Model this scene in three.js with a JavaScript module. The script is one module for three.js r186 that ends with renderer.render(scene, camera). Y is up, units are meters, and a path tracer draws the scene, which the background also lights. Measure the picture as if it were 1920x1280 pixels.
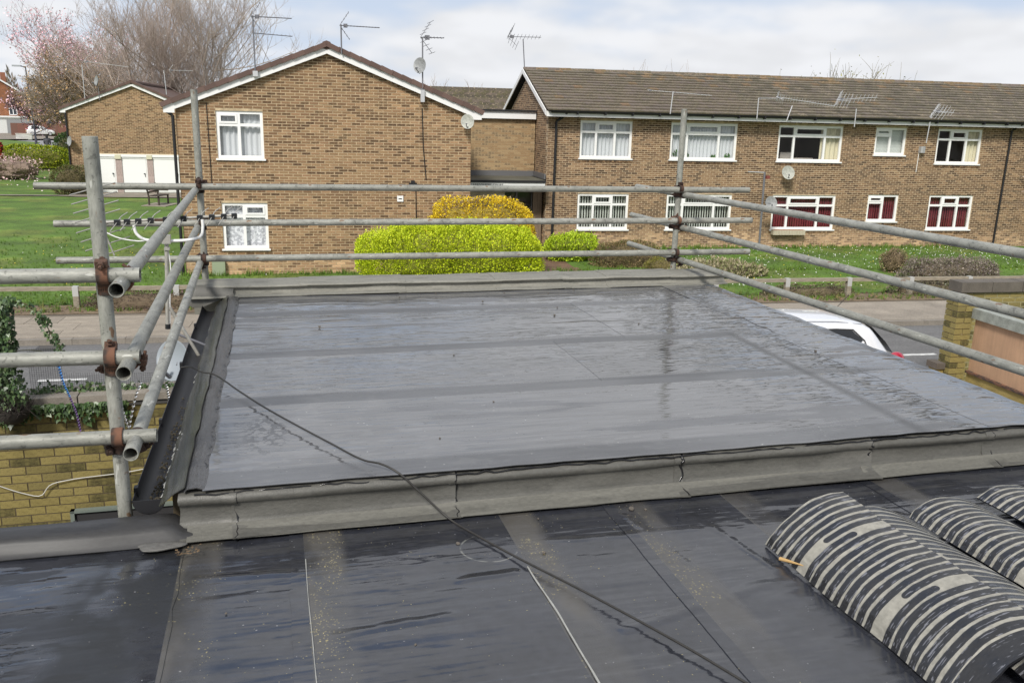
import * as THREE from 'three';
import { mergeGeometries } from 'three/addons/utils/BufferGeometryUtils.js';
import { MarchingCubes } from 'three/addons/objects/MarchingCubes.js';

// ---------- camera, sky, sun, exposure ----------
const scene = new THREE.Scene();
const D = Math.PI / 180;
const camera = new THREE.PerspectiveCamera(2 * Math.atan(640 / 1650) / D, 1024 / 682, 0.05, 900);
camera.rotation.order = 'YXZ';
camera.position.set(0, 4.05, 0);
camera.rotation.set(-14.1 * D, -11.1 * D, 1.35 * D);
scene.add(camera);

const renderer = new THREE.WebGLRenderer({ antialias: true });
renderer.setSize(1024, 682);
renderer.toneMapping = THREE.LinearToneMapping;
renderer.toneMappingExposure = 1.3;
renderer.shadowMap.enabled = true;

const SUN = new THREE.Vector3(-0.42, 0.86, 0.62).normalize();
const sun = new THREE.DirectionalLight(new THREE.Color(1.0, 0.955, 0.88), 2.9);
sun.position.copy(SUN).multiplyScalar(120);
sun.target.position.set(4, 0, -18);
sun.castShadow = true;
sun.shadow.radius = 22;
sun.shadow.mapSize.set(2048, 2048);
Object.assign(sun.shadow.camera, { left: -60, right: 60, top: 60, bottom: -60, near: 10, far: 320 });
scene.add(sun, sun.target);

// ---------- random and noise ----------
function rngOf(seed) { let a = seed >>> 0; return () => { a = (a + 0x6D2B79F5) >>> 0; let t = Math.imul(a ^ (a >>> 15), 1 | a); t = (t + Math.imul(t ^ (t >>> 7), 61 | t)) ^ t; return ((t ^ (t >>> 14)) >>> 0) / 4294967296; }; }
const PERM = new Float32Array(65536); { const r = rngOf(77); for (let i = 0; i < 65536; i++) PERM[i] = r(); }
const hash2 = (x, y) => PERM[((x * 73 + y * 3079 + ((x * y) & 1023) * 7) & 65535)];
function vn(x, y) {
  const xi = Math.floor(x), yi = Math.floor(y); let fx = x - xi, fy = y - yi;
  fx = fx * fx * (3 - 2 * fx); fy = fy * fy * (3 - 2 * fy);
  const a = hash2(xi, yi), b = hash2(xi + 1, yi), c = hash2(xi, yi + 1), d = hash2(xi + 1, yi + 1);
  return a + (b - a) * fx + (c - a) * fy + (a - b - c + d) * fx * fy;
}
function fbm(x, y, o = 4) { let s = 0, a = 0.5, t = 0; for (let i = 0; i < o; i++) { s += a * vn(x, y); t += a; x = x * 2.03 + 17.3; y = y * 2.03 + 5.1; a *= 0.5; } return s / t; }
const clamp = (v, a = 0, b = 1) => v < a ? a : v > b ? b : v;
const smooth = (a, b, v) => { const t = clamp((v - a) / (b - a)); return t * t * (3 - 2 * t); };
const lerp = (a, b, t) => a + (b - a) * t;

// ---------- sky: broken white cloud with pale blue between ----------
{
  const W = 2048, H = 1024, data = new Float32Array(W * H * 4);
  for (let j = 0; j < H; j++) {
    const el = ((j + 0.5) / H - 0.5) * Math.PI, sy = Math.sin(el), cy = Math.cos(el);
    for (let i = 0; i < W; i++) {
      const az = ((i + 0.5) / W - 0.5) * 2 * Math.PI, dx = cy * Math.cos(az), dz = cy * Math.sin(az);
      const k = 1 / (Math.max(sy, 0) + 0.16), px = dx * k * 1.5 + 40, pz = dz * k * 1.5 + 40;
      const c1 = fbm(px, pz, 6), c2 = fbm(px * 2.1 + 9, pz * 2.1 + 3, 5);
      const cover = smooth(0.32, 0.58, c1 * 0.7 + c2 * 0.3);
      const body = 0.5 + 0.5 * smooth(0.3, 0.7, c2);
      const up = Math.max(sy, 0);
      const blue = [lerp(0.50, 0.17, up), lerp(0.57, 0.30, up), lerp(0.67, 0.58, up)];
      const cl = lerp(0.56, 0.70, body), cloud = [cl * 0.975, cl * 0.99, cl * 1.025];
      const o = (j * W + i) * 4;
      for (let c = 0; c < 3; c++) data[o + c] = sy < -0.01 ? 0.25 : lerp(blue[c], cloud[c], cover);
      data[o + 3] = 1;
    }
  }
  const t = new THREE.DataTexture(data, W, H, THREE.RGBAFormat, THREE.FloatType);
  t.mapping = THREE.EquirectangularReflectionMapping; t.magFilter = t.minFilter = THREE.LinearFilter; t.wrapS = THREE.RepeatWrapping; t.needsUpdate = true;
  scene.background = t; scene.environment = t;
}

// ---------- naming and object helpers ----------
const PHI = 4.1 * D, CP = Math.cos(PHI), SP = Math.sin(PHI);       // the flat roofs and scaffold stand 4.1 degrees off the street
const fromRoof = (x, y, z) => new THREE.Vector3(x * CP + z * SP, y, -x * SP + z * CP);
const used = new Map();
const numbered = n => { const k = used.get(n) || 0; used.set(n, k + 1); return k ? `${n}_${String(k).padStart(3, '0')}` : n; };
const originOf = new WeakMap();
const shade = m => { m.castShadow = true; m.receiveShadow = true; return m; };
function tag(o, label, category, group) { o.userData.label = label; o.userData.category = category; if (group) o.userData.group = group; return o; }
// a Group at the thing's base; roof = true: the point is in the roof's frame
function thing(name, label, category, p = [0, 0, 0], { roof = false, turn = 0, group } = {}) {
  const g = new THREE.Group(); g.name = numbered(name);
  if (roof) { g.position.copy(fromRoof(...p)); g.rotation.y = PHI + turn; } else { g.position.set(...p); g.rotation.y = turn; }
  originOf.set(g, p); scene.add(g); return tag(g, label, category, group);
}
// part geometry given in the frame of the thing's coordinates (not yet relative to its base)
function part(t, name, geo, mat, { abs = true, stuff = false, label } = {}) {
  if (Array.isArray(geo)) geo = merge(geo);
  if (abs) { const o = originOf.get(t) || [0, 0, 0]; geo.translate(-o[0], -o[1], -o[2]); }
  const m = shade(new THREE.Mesh(geo, mat)); m.name = name; t.add(m);
  originOf.set(m, originOf.get(t) || [0, 0, 0]);
  if (stuff) m.userData.kind = 'stuff'; if (label) m.userData.label = label;
  return m;
}
function single(name, geo, mat, label, category, { group, roof = false, kind } = {}) {
  if (Array.isArray(geo)) geo = merge(geo);
  const m = shade(new THREE.Mesh(geo, mat)); m.name = numbered(name); scene.add(m);
  geo.computeBoundingBox(); const b = geo.boundingBox, c = [(b.min.x + b.max.x) / 2, b.min.y, (b.min.z + b.max.z) / 2];
  geo.translate(-c[0], -c[1], -c[2]);
  if (roof) { m.position.copy(fromRoof(...c)); m.rotation.y = PHI; } else m.position.set(...c);
  if (kind) m.userData.kind = kind;
  if (label) m.userData.label = label; if (category) m.userData.category = category; if (group) m.userData.group = group;
  return m;
}
const structure = (name, geo, mat, opt = {}) => single(name, geo, mat, null, null, { ...opt, kind: 'structure' });
function merge(list) {
  const out = list.map(g => { const n = g.index ? g.toNonIndexed() : g; for (const k of Object.keys(n.attributes)) if (!['position', 'normal', 'uv'].includes(k)) n.deleteAttribute(k); return n; });
  return out.length === 1 ? out[0] : mergeGeometries(out, false);
}
const box = (x0, x1, y0, y1, z0, z1) => { const g = new THREE.BoxGeometry(Math.abs(x1 - x0), Math.abs(y1 - y0), Math.abs(z1 - z0)); g.translate((x0 + x1) / 2, (y0 + y1) / 2, (z0 + z1) / 2); return g; };
// uv in metres on a box
function boxM(x0, x1, y0, y1, z0, z1) {
  const g = box(x0, x1, y0, y1, z0, z1), p = g.attributes.position, n = g.attributes.normal, u = g.attributes.uv;
  for (let i = 0; i < p.count; i++) { if (Math.abs(n.getX(i)) > 0.5) u.setXY(i, p.getZ(i), p.getY(i)); else if (Math.abs(n.getY(i)) > 0.5) u.setXY(i, p.getX(i), p.getZ(i)); else u.setXY(i, p.getX(i), p.getY(i)); }
  return g;
}
const V = (x, y, z) => new THREE.Vector3(x, y, z);
function rod(a, b, r, sides = 6, r2 = r) {
  const d = new THREE.Vector3().subVectors(b, a), L = d.length(), g = new THREE.CylinderGeometry(r2, r, L, sides, 1);
  g.translate(0, L / 2, 0); g.applyQuaternion(new THREE.Quaternion().setFromUnitVectors(V(0, 1, 0), d.normalize())); g.translate(a.x, a.y, a.z); return g;
}
const curve = (pts, r, seg = 40, sides = 6) => new THREE.TubeGeometry(new THREE.CatmullRomCurve3(pts), seg, r, sides, false);
// sheet made of rows of points; closed sides give thickness
function sheet(rows, uvOf, thick = 0) {
  const nr = rows.length, nc = rows[0].length, pos = [], uv = [], idx = [];
  const push = (p, q) => { pos.push(p[0], p[1], p[2]); uv.push(q[0], q[1]); };
  rows.forEach((r, i) => r.forEach((p, j) => push(p, uvOf(i, j, p))));
  for (let i = 0; i < nr - 1; i++) for (let j = 0; j < nc - 1; j++) { const a = i * nc + j, b = a + 1, c = a + nc, d = c + 1; idx.push(a, c, b, b, c, d); }
  let g = new THREE.BufferGeometry();
  g.setAttribute('position', new THREE.Float32BufferAttribute(pos, 3)); g.setAttribute('uv', new THREE.Float32BufferAttribute(uv, 2)); g.setIndex(idx); g.computeVertexNormals();
  if (thick) {
    const n = g.attributes.normal, base = nr * nc, p2 = pos.slice(), u2 = uv.slice(), id2 = idx.slice();
    for (let k = 0; k < base; k++) { p2.push(pos[3 * k] - n.getX(k) * thick, pos[3 * k + 1] - n.getY(k) * thick, pos[3 * k + 2] - n.getZ(k) * thick); u2.push(uv[2 * k], uv[2 * k + 1]); }
    for (let k = 0; k < idx.length; k += 3) id2.push(base + idx[k], base + idx[k + 2], base + idx[k + 1]);
    const edge = []; for (let j = 0; j < nc - 1; j++) edge.push([j, j + 1], [(nr - 1) * nc + j + 1, (nr - 1) * nc + j]);
    for (let i = 0; i < nr - 1; i++) edge.push([(i + 1) * nc, i * nc], [i * nc + nc - 1, (i + 1) * nc + nc - 1]);
    const g2 = new THREE.BufferGeometry(); let e = 2 * base;
    for (const [a, b] of edge) { for (const k of [a, b, a + base, b + base]) { p2.push(p2[3 * k], p2[3 * k + 1], p2[3 * k + 2]); u2.push(u2[2 * k], u2[2 * k + 1]); } id2.push(e, e + 1, e + 2, e + 1, e + 3, e + 2); e += 4; }
    g2.setAttribute('position', new THREE.Float32BufferAttribute(p2, 3)); g2.setAttribute('uv', new THREE.Float32BufferAttribute(u2, 2)); g2.setIndex(id2); g2.computeVertexNormals(); g = g2;
  }
  return g;
}
// profile of [a, y] points swept along a straight line from t0 to t1; map(t, a, y) gives the point
function sweep(profile, t0, t1, n, map, thick = 0) {
  let s = 0; const len = profile.map((p, i) => i ? (s += Math.hypot(p[0] - profile[i - 1][0], p[1] - profile[i - 1][1])) : 0);
  const rows = []; for (let i = 0; i <= n; i++) { const t = lerp(t0, t1, i / n); rows.push(profile.map(p => map(t, p[0], p[1]))); }
  return sheet(rows, (i, j) => [lerp(t0, t1, i / n), len[j]], thick);
}

// ---------- textures ----------
function tex(w, h, fn, { srgb = false, repeat = true } = {}) {
  const d = new Uint8Array(w * h * 4), px = [0, 0, 0];
  for (let j = 0; j < h; j++) for (let i = 0; i < w; i++) { fn(i / w, j / h, px, i, j); const o = (j * w + i) * 4; for (let c = 0; c < 3; c++) d[o + c] = clamp(srgb ? Math.pow(clamp(px[c]), 1 / 2.2) : px[c]) * 255; d[o + 3] = 255; }
  const t = new THREE.DataTexture(d, w, h); t.magFilter = THREE.LinearFilter; t.minFilter = THREE.LinearMipmapLinearFilter; t.generateMipmaps = true;
  t.wrapS = t.wrapT = repeat ? THREE.RepeatWrapping : THREE.ClampToEdgeWrapping; if (srgb) t.colorSpace = THREE.SRGBColorSpace; t.needsUpdate = true; return t;
}
// tileable fbm on a period of p cells
function tfbm(u, v, p, o = 4, sx = 1, sy = 1) {
  let s = 0, a = 0.5, t = 0;
  for (let k = 0; k < o; k++) {
    const X = u * p * sx, Y = v * p * sy, PX = Math.round(p * sx), PY = Math.round(p * sy), xi = Math.floor(X), yi = Math.floor(Y); let fx = X - xi, fy = Y - yi; fx = fx * fx * (3 - 2 * fx); fy = fy * fy * (3 - 2 * fy);
    const h = (i, j) => hash2(((i % PX) + PX) % PX + k * 131, ((j % PY) + PY) % PY + k * 57);
    s += a * lerp(lerp(h(xi, yi), h(xi + 1, yi), fx), lerp(h(xi, yi + 1), h(xi + 1, yi + 1), fx), fy); t += a; a *= 0.5; p *= 2;
  }
  return s / t;
}
const std = (o) => new THREE.MeshStandardMaterial({ roughness: 0.85, metalness: 0, side: THREE.DoubleSide, ...o });
const lin = (r, g, b) => new THREE.Color().setRGB(r, g, b);
const rep = (t, x, y = x) => { const c = t.clone(); c.repeat.set(x, y); c.needsUpdate = true; return c; };
const speck = tex(512, 512, (u, v, p) => { const n = tfbm(u, v, 8, 6), m = tfbm(u, v, 64, 2); p[0] = p[1] = p[2] = 0.62 + 0.5 * (n - 0.5) + 0.32 * (m - 0.5) + 0.1; });
const grain = tex(512, 512, (u, v, p) => { const n = tfbm(u, v, 90, 2) * 0.6 + tfbm(u, v, 10, 4) * 0.4; p[0] = p[1] = p[2] = n; });
// ---------- ground, road, pavements ----------
const grassTex = tex(1024, 1024, (u, v, p) => { const a = tfbm(u, v, 6, 5), b = tfbm(u, v, 120, 2), c = tfbm(u, v, 3, 3), k = 0.4 + 0.85 * a + 0.6 * (b - 0.5); const y = smooth(0.45, 0.68, c) * (0.6 + 0.8 * a); p[0] = (0.105 + 0.06 * y) * k; p[1] = (0.195 + 0.025 * y) * k; p[2] = (0.02 + 0.012 * y) * k; }, { srgb: true });
const earthTex = tex(512, 512, (u, v, p) => { const a = tfbm(u, v, 8, 5), b = tfbm(u, v, 100, 2), k = 0.5 + 0.5 * a + 0.6 * (b - 0.5); p[0] = 0.26 * k; p[1] = 0.19 * k; p[2] = 0.12 * k; }, { srgb: true });
const roadTex = tex(1024, 1024, (u, v, p) => { const a = tfbm(u, v, 5, 5, 1, 4), b = tfbm(u, v, 180, 2), k = 0.85 + 0.3 * (a - 0.5) + 0.5 * (b - 0.5); p[0] = 0.155 * k; p[1] = 0.152 * k; p[2] = 0.15 * k; }, { srgb: true });
const paveTex = tex(1024, 1024, (u, v, p) => { const a = tfbm(u, v, 7, 5), b = tfbm(u, v, 150, 2), k = 0.82 + 0.5 * (a - 0.5) + 0.4 * (b - 0.5); p[0] = 0.34 * k; p[1] = 0.295 * k; p[2] = 0.24 * k; }, { srgb: true });
const M = {
  grass: std({ map: rep(grassTex, 0.22), bumpMap: rep(grain, 0.9), bumpScale: 0.02, roughness: 1 }),
  earth: std({ map: rep(earthTex, 0.6), bumpMap: rep(grain, 1), bumpScale: 0.03, roughness: 1 }),
  road: std({ map: rep(roadTex, 0.25), bumpMap: rep(grain, 2), bumpScale: 0.004, roughness: 0.8 }),
  pave: std({ map: rep(paveTex, 0.4), bumpMap: rep(grain, 2), bumpScale: 0.004, roughness: 0.9 }),
  kerb: std({ map: rep(paveTex, 0.7), color: lin(0.8, 0.82, 0.85), roughness: 0.9 }),
  paint: std({ map: rep(speck, 2), color: lin(0.75, 0.75, 0.73), roughness: 0.8 }),
};
function flat(x0, x1, z0, z1, y, nx = 1, nz = 1, h) {
  const rows = []; for (let i = 0; i <= nz; i++) { const r = []; for (let j = 0; j <= nx; j++) { const x = lerp(x0, x1, j / nx), z = lerp(z0, z1, i / nz); r.push([x, y + (h ? h(x, z) : 0), z]); } rows.push(r); }
  return sheet(rows, (i, j, p) => [p[0], p[2]]);
}
function poly(pts, y) { // flat polygon of [x, z]
  const s = new THREE.Shape(pts.map(p => new THREE.Vector2(p[0], -p[1]))), g = new THREE.ShapeGeometry(s); g.rotateX(-Math.PI / 2); g.translate(0, y, 0);
  const P = g.attributes.position, u = g.attributes.uv; for (let i = 0; i < P.count; i++) u.setXY(i, P.getX(i), P.getZ(i)); return g;
}
structure('ground', flat(-420, 420, -620, 40, -0.14, 8, 8), M.grass);
structure('road', flat(-30, 60, -16.75, -12.2, -0.10), M.road);
for (const [a, b] of [[-13.2, -11.2], [-8.6, -6.9], [-4.77, -4.05], [-1.1, 0.7], [3.2, 5.0], [9.3, 11.1], [15.2, 17]]) structure('road_marking', flat(a, b, -14.5, -14.38, -0.095), M.paint);
{ const g = shade(new THREE.Mesh(boxM(-0.22, 0.22, 0, 0.012, -0.17, 0.17), std({ color: lin(0.05, 0.05, 0.05), roughness: 0.6 }))); for (const [x, z] of [[-5.2, -16.52], [13.1, -16.5]]) { const m = g.clone(); m.name = numbered('drain_cover'); m.position.set(x, -0.098, z); tag(m, x < 0 ? 'iron drain grating by the kerb beyond the garden wall' : 'iron drain grating by the kerb before the terrace', 'drain cover', 'road drain gratings'); scene.add(m); for (let i = 0; i < 5; i++) { const s = shade(new THREE.Mesh(box(-0.18, 0.18, 0.012, 0.018, -0.14 + i * 0.062, -0.11 + i * 0.062), std({ color: lin(0.09, 0.085, 0.08), roughness: 0.6 }))); s.name = 'bar'; m.add(s); } } }
structure('near_pavement', boxM(-30, 60, -0.14, 0, -12.05, -9.9), M.pave);
structure('yard_ground', flat(-9, 9, -9.95, 3, -0.03, 2, 2), M.pave);
{ // kerbs: stones one by one
  const kerb = new THREE.Mesh(boxM(-30, 60, -0.13, -0.012, -16.9, -16.76), M.kerb); shade(kerb); kerb.name = 'kerb'; kerb.userData.kind = 'structure'; scene.add(kerb);
  const g = boxM(-0.452, 0.452, -0.13, 0.004, -0.066, 0.066);
  for (let i = 0; i < 36; i++) { const m = shade(new THREE.Mesh(g, M.kerb)); m.name = 'kerb_stone'; m.position.set(-9 + i * 0.914, 0, -16.82); kerb.add(m); }
}
{ // far pavement: base with worn concrete slabs, asphalt further along
  const pav = shade(new THREE.Mesh(boxM(-30, 60, -0.13, -0.006, -18.95, -16.9), std({ map: rep(paveTex, 0.4), color: lin(0.62, 0.6, 0.56), roughness: 0.95 }))); pav.name = 'far_pavement'; pav.userData.kind = 'structure'; scene.add(pav);
  const r = rngOf(5), mats = [0.92, 1.0, 1.06, 0.98].map(k => std({ map: rep(paveTex, 0.5), color: lin(k, k * 0.99, k * 0.97), bumpMap: rep(grain, 2), bumpScale: 0.004, roughness: 0.92 }));
  const geos = [0.895, 0.6].map(w => boxM(-w / 2 + 0.006, w / 2 - 0.006, -0.05, 0.004, -0.294, 0.294));
  for (let row = 0; row < 3; row++) { let x = -9.4 - row * 0.45; while (x < 0.5) { const k = r() < 0.72 ? 0 : 1, w = k ? 0.6 : 0.895; const m = shade(new THREE.Mesh(geos[k], mats[Math.floor(r() * 4)])); m.name = 'paving_slab'; m.position.set(x + w / 2, (r() - 0.5) * 0.006, -17.2 - row * 0.6); m.rotation.set((r() - 0.5) * 0.006, 0, (r() - 0.5) * 0.006); pav.add(m); x += w; } }
  const asp = shade(new THREE.Mesh(boxM(0.6, 60, -0.05, 0.003, -18.8, -16.92), std({ map: rep(paveTex, 0.33), bumpMap: rep(grain, 3), bumpScale: 0.004, roughness: 0.92 }))); asp.name = 'asphalt_surface'; pav.add(asp);
}
const lawnH = (x, z) => 0.05 * (fbm(x * 0.35 + 30, z * 0.35 + 80, 3) - 0.5) * smooth(-19.2, -21, z);
structure('verge_soil', flat(-30, 60, -19.95, -18.93, 0.004, 60, 3, (x, z) => 0.05 * vn(x * 2.1, z * 3) * smooth(-18.93, -19.3, z) * smooth(-20, -19.6, z)), M.earth);
structure('lawn', [flat(-60, 5.25, -60, -19.75, 0.02, 90, 60, lawnH), flat(6.5, 60, -60, -19.75, 0.02, 70, 60, lawnH)], M.grass);
const pathMat = std({ map: rep(earthTex, 0.9), color: lin(0.85, 0.7, 0.68), bumpMap: rep(grain, 2), bumpScale: 0.006 });
structure('path', flat(5.15, 6.6, -28, -18.9, 0.012, 3, 12), pathMat);
structure('garden_path', poly([[-60, -47.4], [-13, -46.3], [-12.6, -47.9], [-7.6, -47.9], [-7.4, -45.2], [-12.3, -45.4], [-13.4, -45.85], [-60, -46.6]], 0.055), std({ map: rep(paveTex, 0.4), color: lin(0.8, 0.8, 0.78) }));
structure('far_road', poly([[-90, -118], [-46, -122], [-39, -128], [-33, -136], [-20, -145], [60, -150], [60, -141], [-20, -134], [-22, -110], [-21.5, -92], [-24, -84], [-30, -86], [-46, -84], [-90, -80]], 0.06), std({ map: rep(roadTex, 0.1), color: lin(1.75, 1.75, 1.78) }));
structure('grass_island', poly([[-60, -99], [-36, -101], [-33.4, -107], [-36, -119], [-42, -126], [-60, -122]], 0.12), M.grass);
structure('far_forecourt', poly([[-120, -128], [-44, -130], [-36, -140], [-60, -170], [-120, -170]], 0.08), std({ map: rep(paveTex, 0.1), color: lin(0.8, 0.78, 0.76) }));

// tussocks along the edges of the lawn and scattered daisies
function instanced(name, geo, mat, list, parent, kind = 'stuff') { // list: [Matrix4, Color?]
  const m = new THREE.InstancedMesh(geo, mat, list.length); m.name = name; shade(m);
  list.forEach(([mx, c], i) => { m.setMatrixAt(i, mx); if (c) m.setColorAt(i, c); });
  m.userData.kind = kind; (parent || scene).add(m); return m;
}
const mtx = (p, q, s) => new THREE.Matrix4().compose(p, q, s);
const eul = (x, y, z) => new THREE.Quaternion().setFromEuler(new THREE.Euler(x, y, z));
const bladeGeo = (() => { const L = []; const r = rngOf(3); for (let i = 0; i < 9; i++) { const a = r() * 6.28, l = 0.5 + 0.5 * r(), w = 0.05, bx = (r() - 0.5) * 0.5, bz = (r() - 0.5) * 0.5, g = new THREE.BufferGeometry(); g.setAttribute('position', new THREE.Float32BufferAttribute([bx - w * Math.cos(a), 0, bz - w * Math.sin(a), bx + w * Math.cos(a), 0, bz + w * Math.sin(a), bx + Math.sin(a) * l * 0.5, l, bz - Math.cos(a) * l * 0.5], 3)); g.setAttribute('uv', new THREE.Float32BufferAttribute([0, 0, 1, 0, 0.5, 1], 2)); g.computeVertexNormals(); L.push(g); } return mergeGeometries(L); })();
const white = std({ color: 0xffffff, roughness: 0.9 });
{
  const r = rngOf(11), L = [], c = new THREE.Color();
  const put = (x, z, s, dry) => { const k = 0.7 + 0.6 * r(); c.setRGB(lerp(0.10, 0.22, dry) * k, lerp(0.19, 0.18, dry) * k, lerp(0.018, 0.07, dry) * k); L.push([mtx(V(x, 0.01, z), eul(0, r() * 6.28, 0), V(s, s * (0.6 + 0.8 * r()), s)), c.clone()]); };
  for (let i = 0; i < 2600; i++) { const x = -12 + 36 * r(); if (x > 5.1 && x < 6.7) continue; put(x, -19.05 - Math.abs(r() + r() - 1) * 1.3, 0.06 + 0.1 * r(), r() < 0.5 ? r() : 0); }
  for (let i = 0; i < 1500; i++) put(-4.1 + 27.5 * r(), r() < 0.5 ? -23.42 + r() * 0.2 : -27.92 + r() * 0.35, 0.1 + 0.12 * r(), 0.15 * r());
  for (let i = 0; i < 9000; i++) { const left = r() < 0.55, x = left ? -11 + 14 * r() : 6.8 + 17 * r(), z = left ? -20 - 14 * r() * r() : -20 - 7.8 * r(); put(x, z, 0.05 + 0.07 * r(), r() < 0.15 ? 0.5 * r() : 0); }
  instanced('grass_tussocks', bladeGeo, white, L);
  const P = [], dais = new THREE.CircleGeometry(1, 6); dais.rotateX(-Math.PI / 2);
  const cw = lin(0.82, 0.82, 0.78), cy = lin(0.7, 0.55, 0.05);
  for (let i = 0; i < 1300; i++) { const x = 8.5 + 15 * r(), z = -20.4 - 7 * r(); if (fbm(x * 0.5, z * 0.5 + 7, 3) < 0.5 && r() < 0.75) continue; const s = 0.007 + 0.011 * r(); P.push([mtx(V(x, 0.085 + 0.02 * r(), z), eul(0.5, r(), 0), V(s, 1, s)), r() < 0.1 ? cy : cw]); }
  for (let i = 0; i < 200; i++) { const x = -9 + 8 * r(), z = -20.5 - 8 * r(), s = 0.007 + 0.009 * r(); P.push([mtx(V(x, 0.09, z), eul(0.5, r(), 0), V(s, 1, s)), r() < 0.25 ? cw : cy]); }
  for (let i = 0; i < 50; i++) { const x = -18.5 + 6 * r() * r(), z = -42 - 15 * r(), s = 0.02 + 0.03 * r(); P.push([mtx(V(x, 0.09, z), eul(0.5, r(), 0), V(s, 1, s)), lin(0.75, 0.62, 0.62)]); }
  instanced('daisies', dais, white, P);
  const S = [], lf = new THREE.PlaneGeometry(1, 0.6); lf.rotateX(-Math.PI / 2);
  for (let i = 0; i < 1600; i++) { const k = 0.5 + r(), x = -11 + 34 * r(); if (x > 5.1 && x < 6.7) continue; c.setRGB(0.16 * k, 0.1 * k, 0.055 * k); const s = 0.03 + 0.04 * r(); S.push([mtx(V(x, 0.03 + 0.03 * r(), -19.0 - 0.85 * r()), eul((r() - 0.5), r() * 6, (r() - 0.5)), V(s, s, s)), c.clone()]); }
  instanced('leaf_litter', lf, white, S);
}
// ---------- bricks ----------
const brickTex = [0, 1, 2].map(k => tex(128, 64, (u, v, p) => { const n = fbm(u * 9 + k * 31, v * 4 + k * 7, 4), m = fbm(u * 40 + k * 11, v * 18, 2), dark = k === 2 ? smooth(0.32, 0.12, Math.abs(u - 0.3)) * 0.45 + smooth(0.28, 0.1, Math.abs(u - 0.78)) * 0.4 : k === 1 ? smooth(0.45, 0.75, n) * 0.35 : 0; const c = 0.95 + 0.5 * (n - 0.5) + 0.5 * (m - 0.5) - dark; p[0] = c; p[1] = c * 0.985; p[2] = c * 0.97; }));
const unitBox = new THREE.BoxGeometry(1, 1, 1);
const brickMatCache = new Map();
function brickMats(key, palette) { if (!brickMatCache.has(key)) brickMatCache.set(key, palette.map((c, i) => std({ map: brickTex[i % 3], color: lin(...c), bumpMap: brickTex[i % 3], bumpScale: 0.002, roughness: 0.92 }))); return brickMatCache.get(key); }
const brickBase = brickTex.map(t => std({ map: t, color: 0xffffff, bumpMap: t, bumpScale: 0.002, roughness: 0.92 }));
const PAL = {
  brown: [[0.30, 0.185, 0.098], [0.345, 0.22, 0.118], [0.235, 0.14, 0.074], [0.315, 0.205, 0.11], [0.35, 0.22, 0.122], [0.20, 0.118, 0.064], [0.275, 0.17, 0.09], [0.33, 0.2, 0.11]],
  brown2: [[0.275, 0.172, 0.095], [0.23, 0.142, 0.078], [0.165, 0.10, 0.057], [0.31, 0.205, 0.115], [0.255, 0.158, 0.087], [0.14, 0.086, 0.05], [0.29, 0.182, 0.10], [0.2, 0.122, 0.068]],
  pale: [[0.42, 0.30, 0.165], [0.38, 0.26, 0.14], [0.46, 0.34, 0.2], [0.35, 0.235, 0.125]],
  yellow: [[0.24, 0.195, 0.066], [0.275, 0.225, 0.08], [0.19, 0.16, 0.055], [0.26, 0.212, 0.072], [0.21, 0.174, 0.062], [0.165, 0.142, 0.048]],
};
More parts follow.
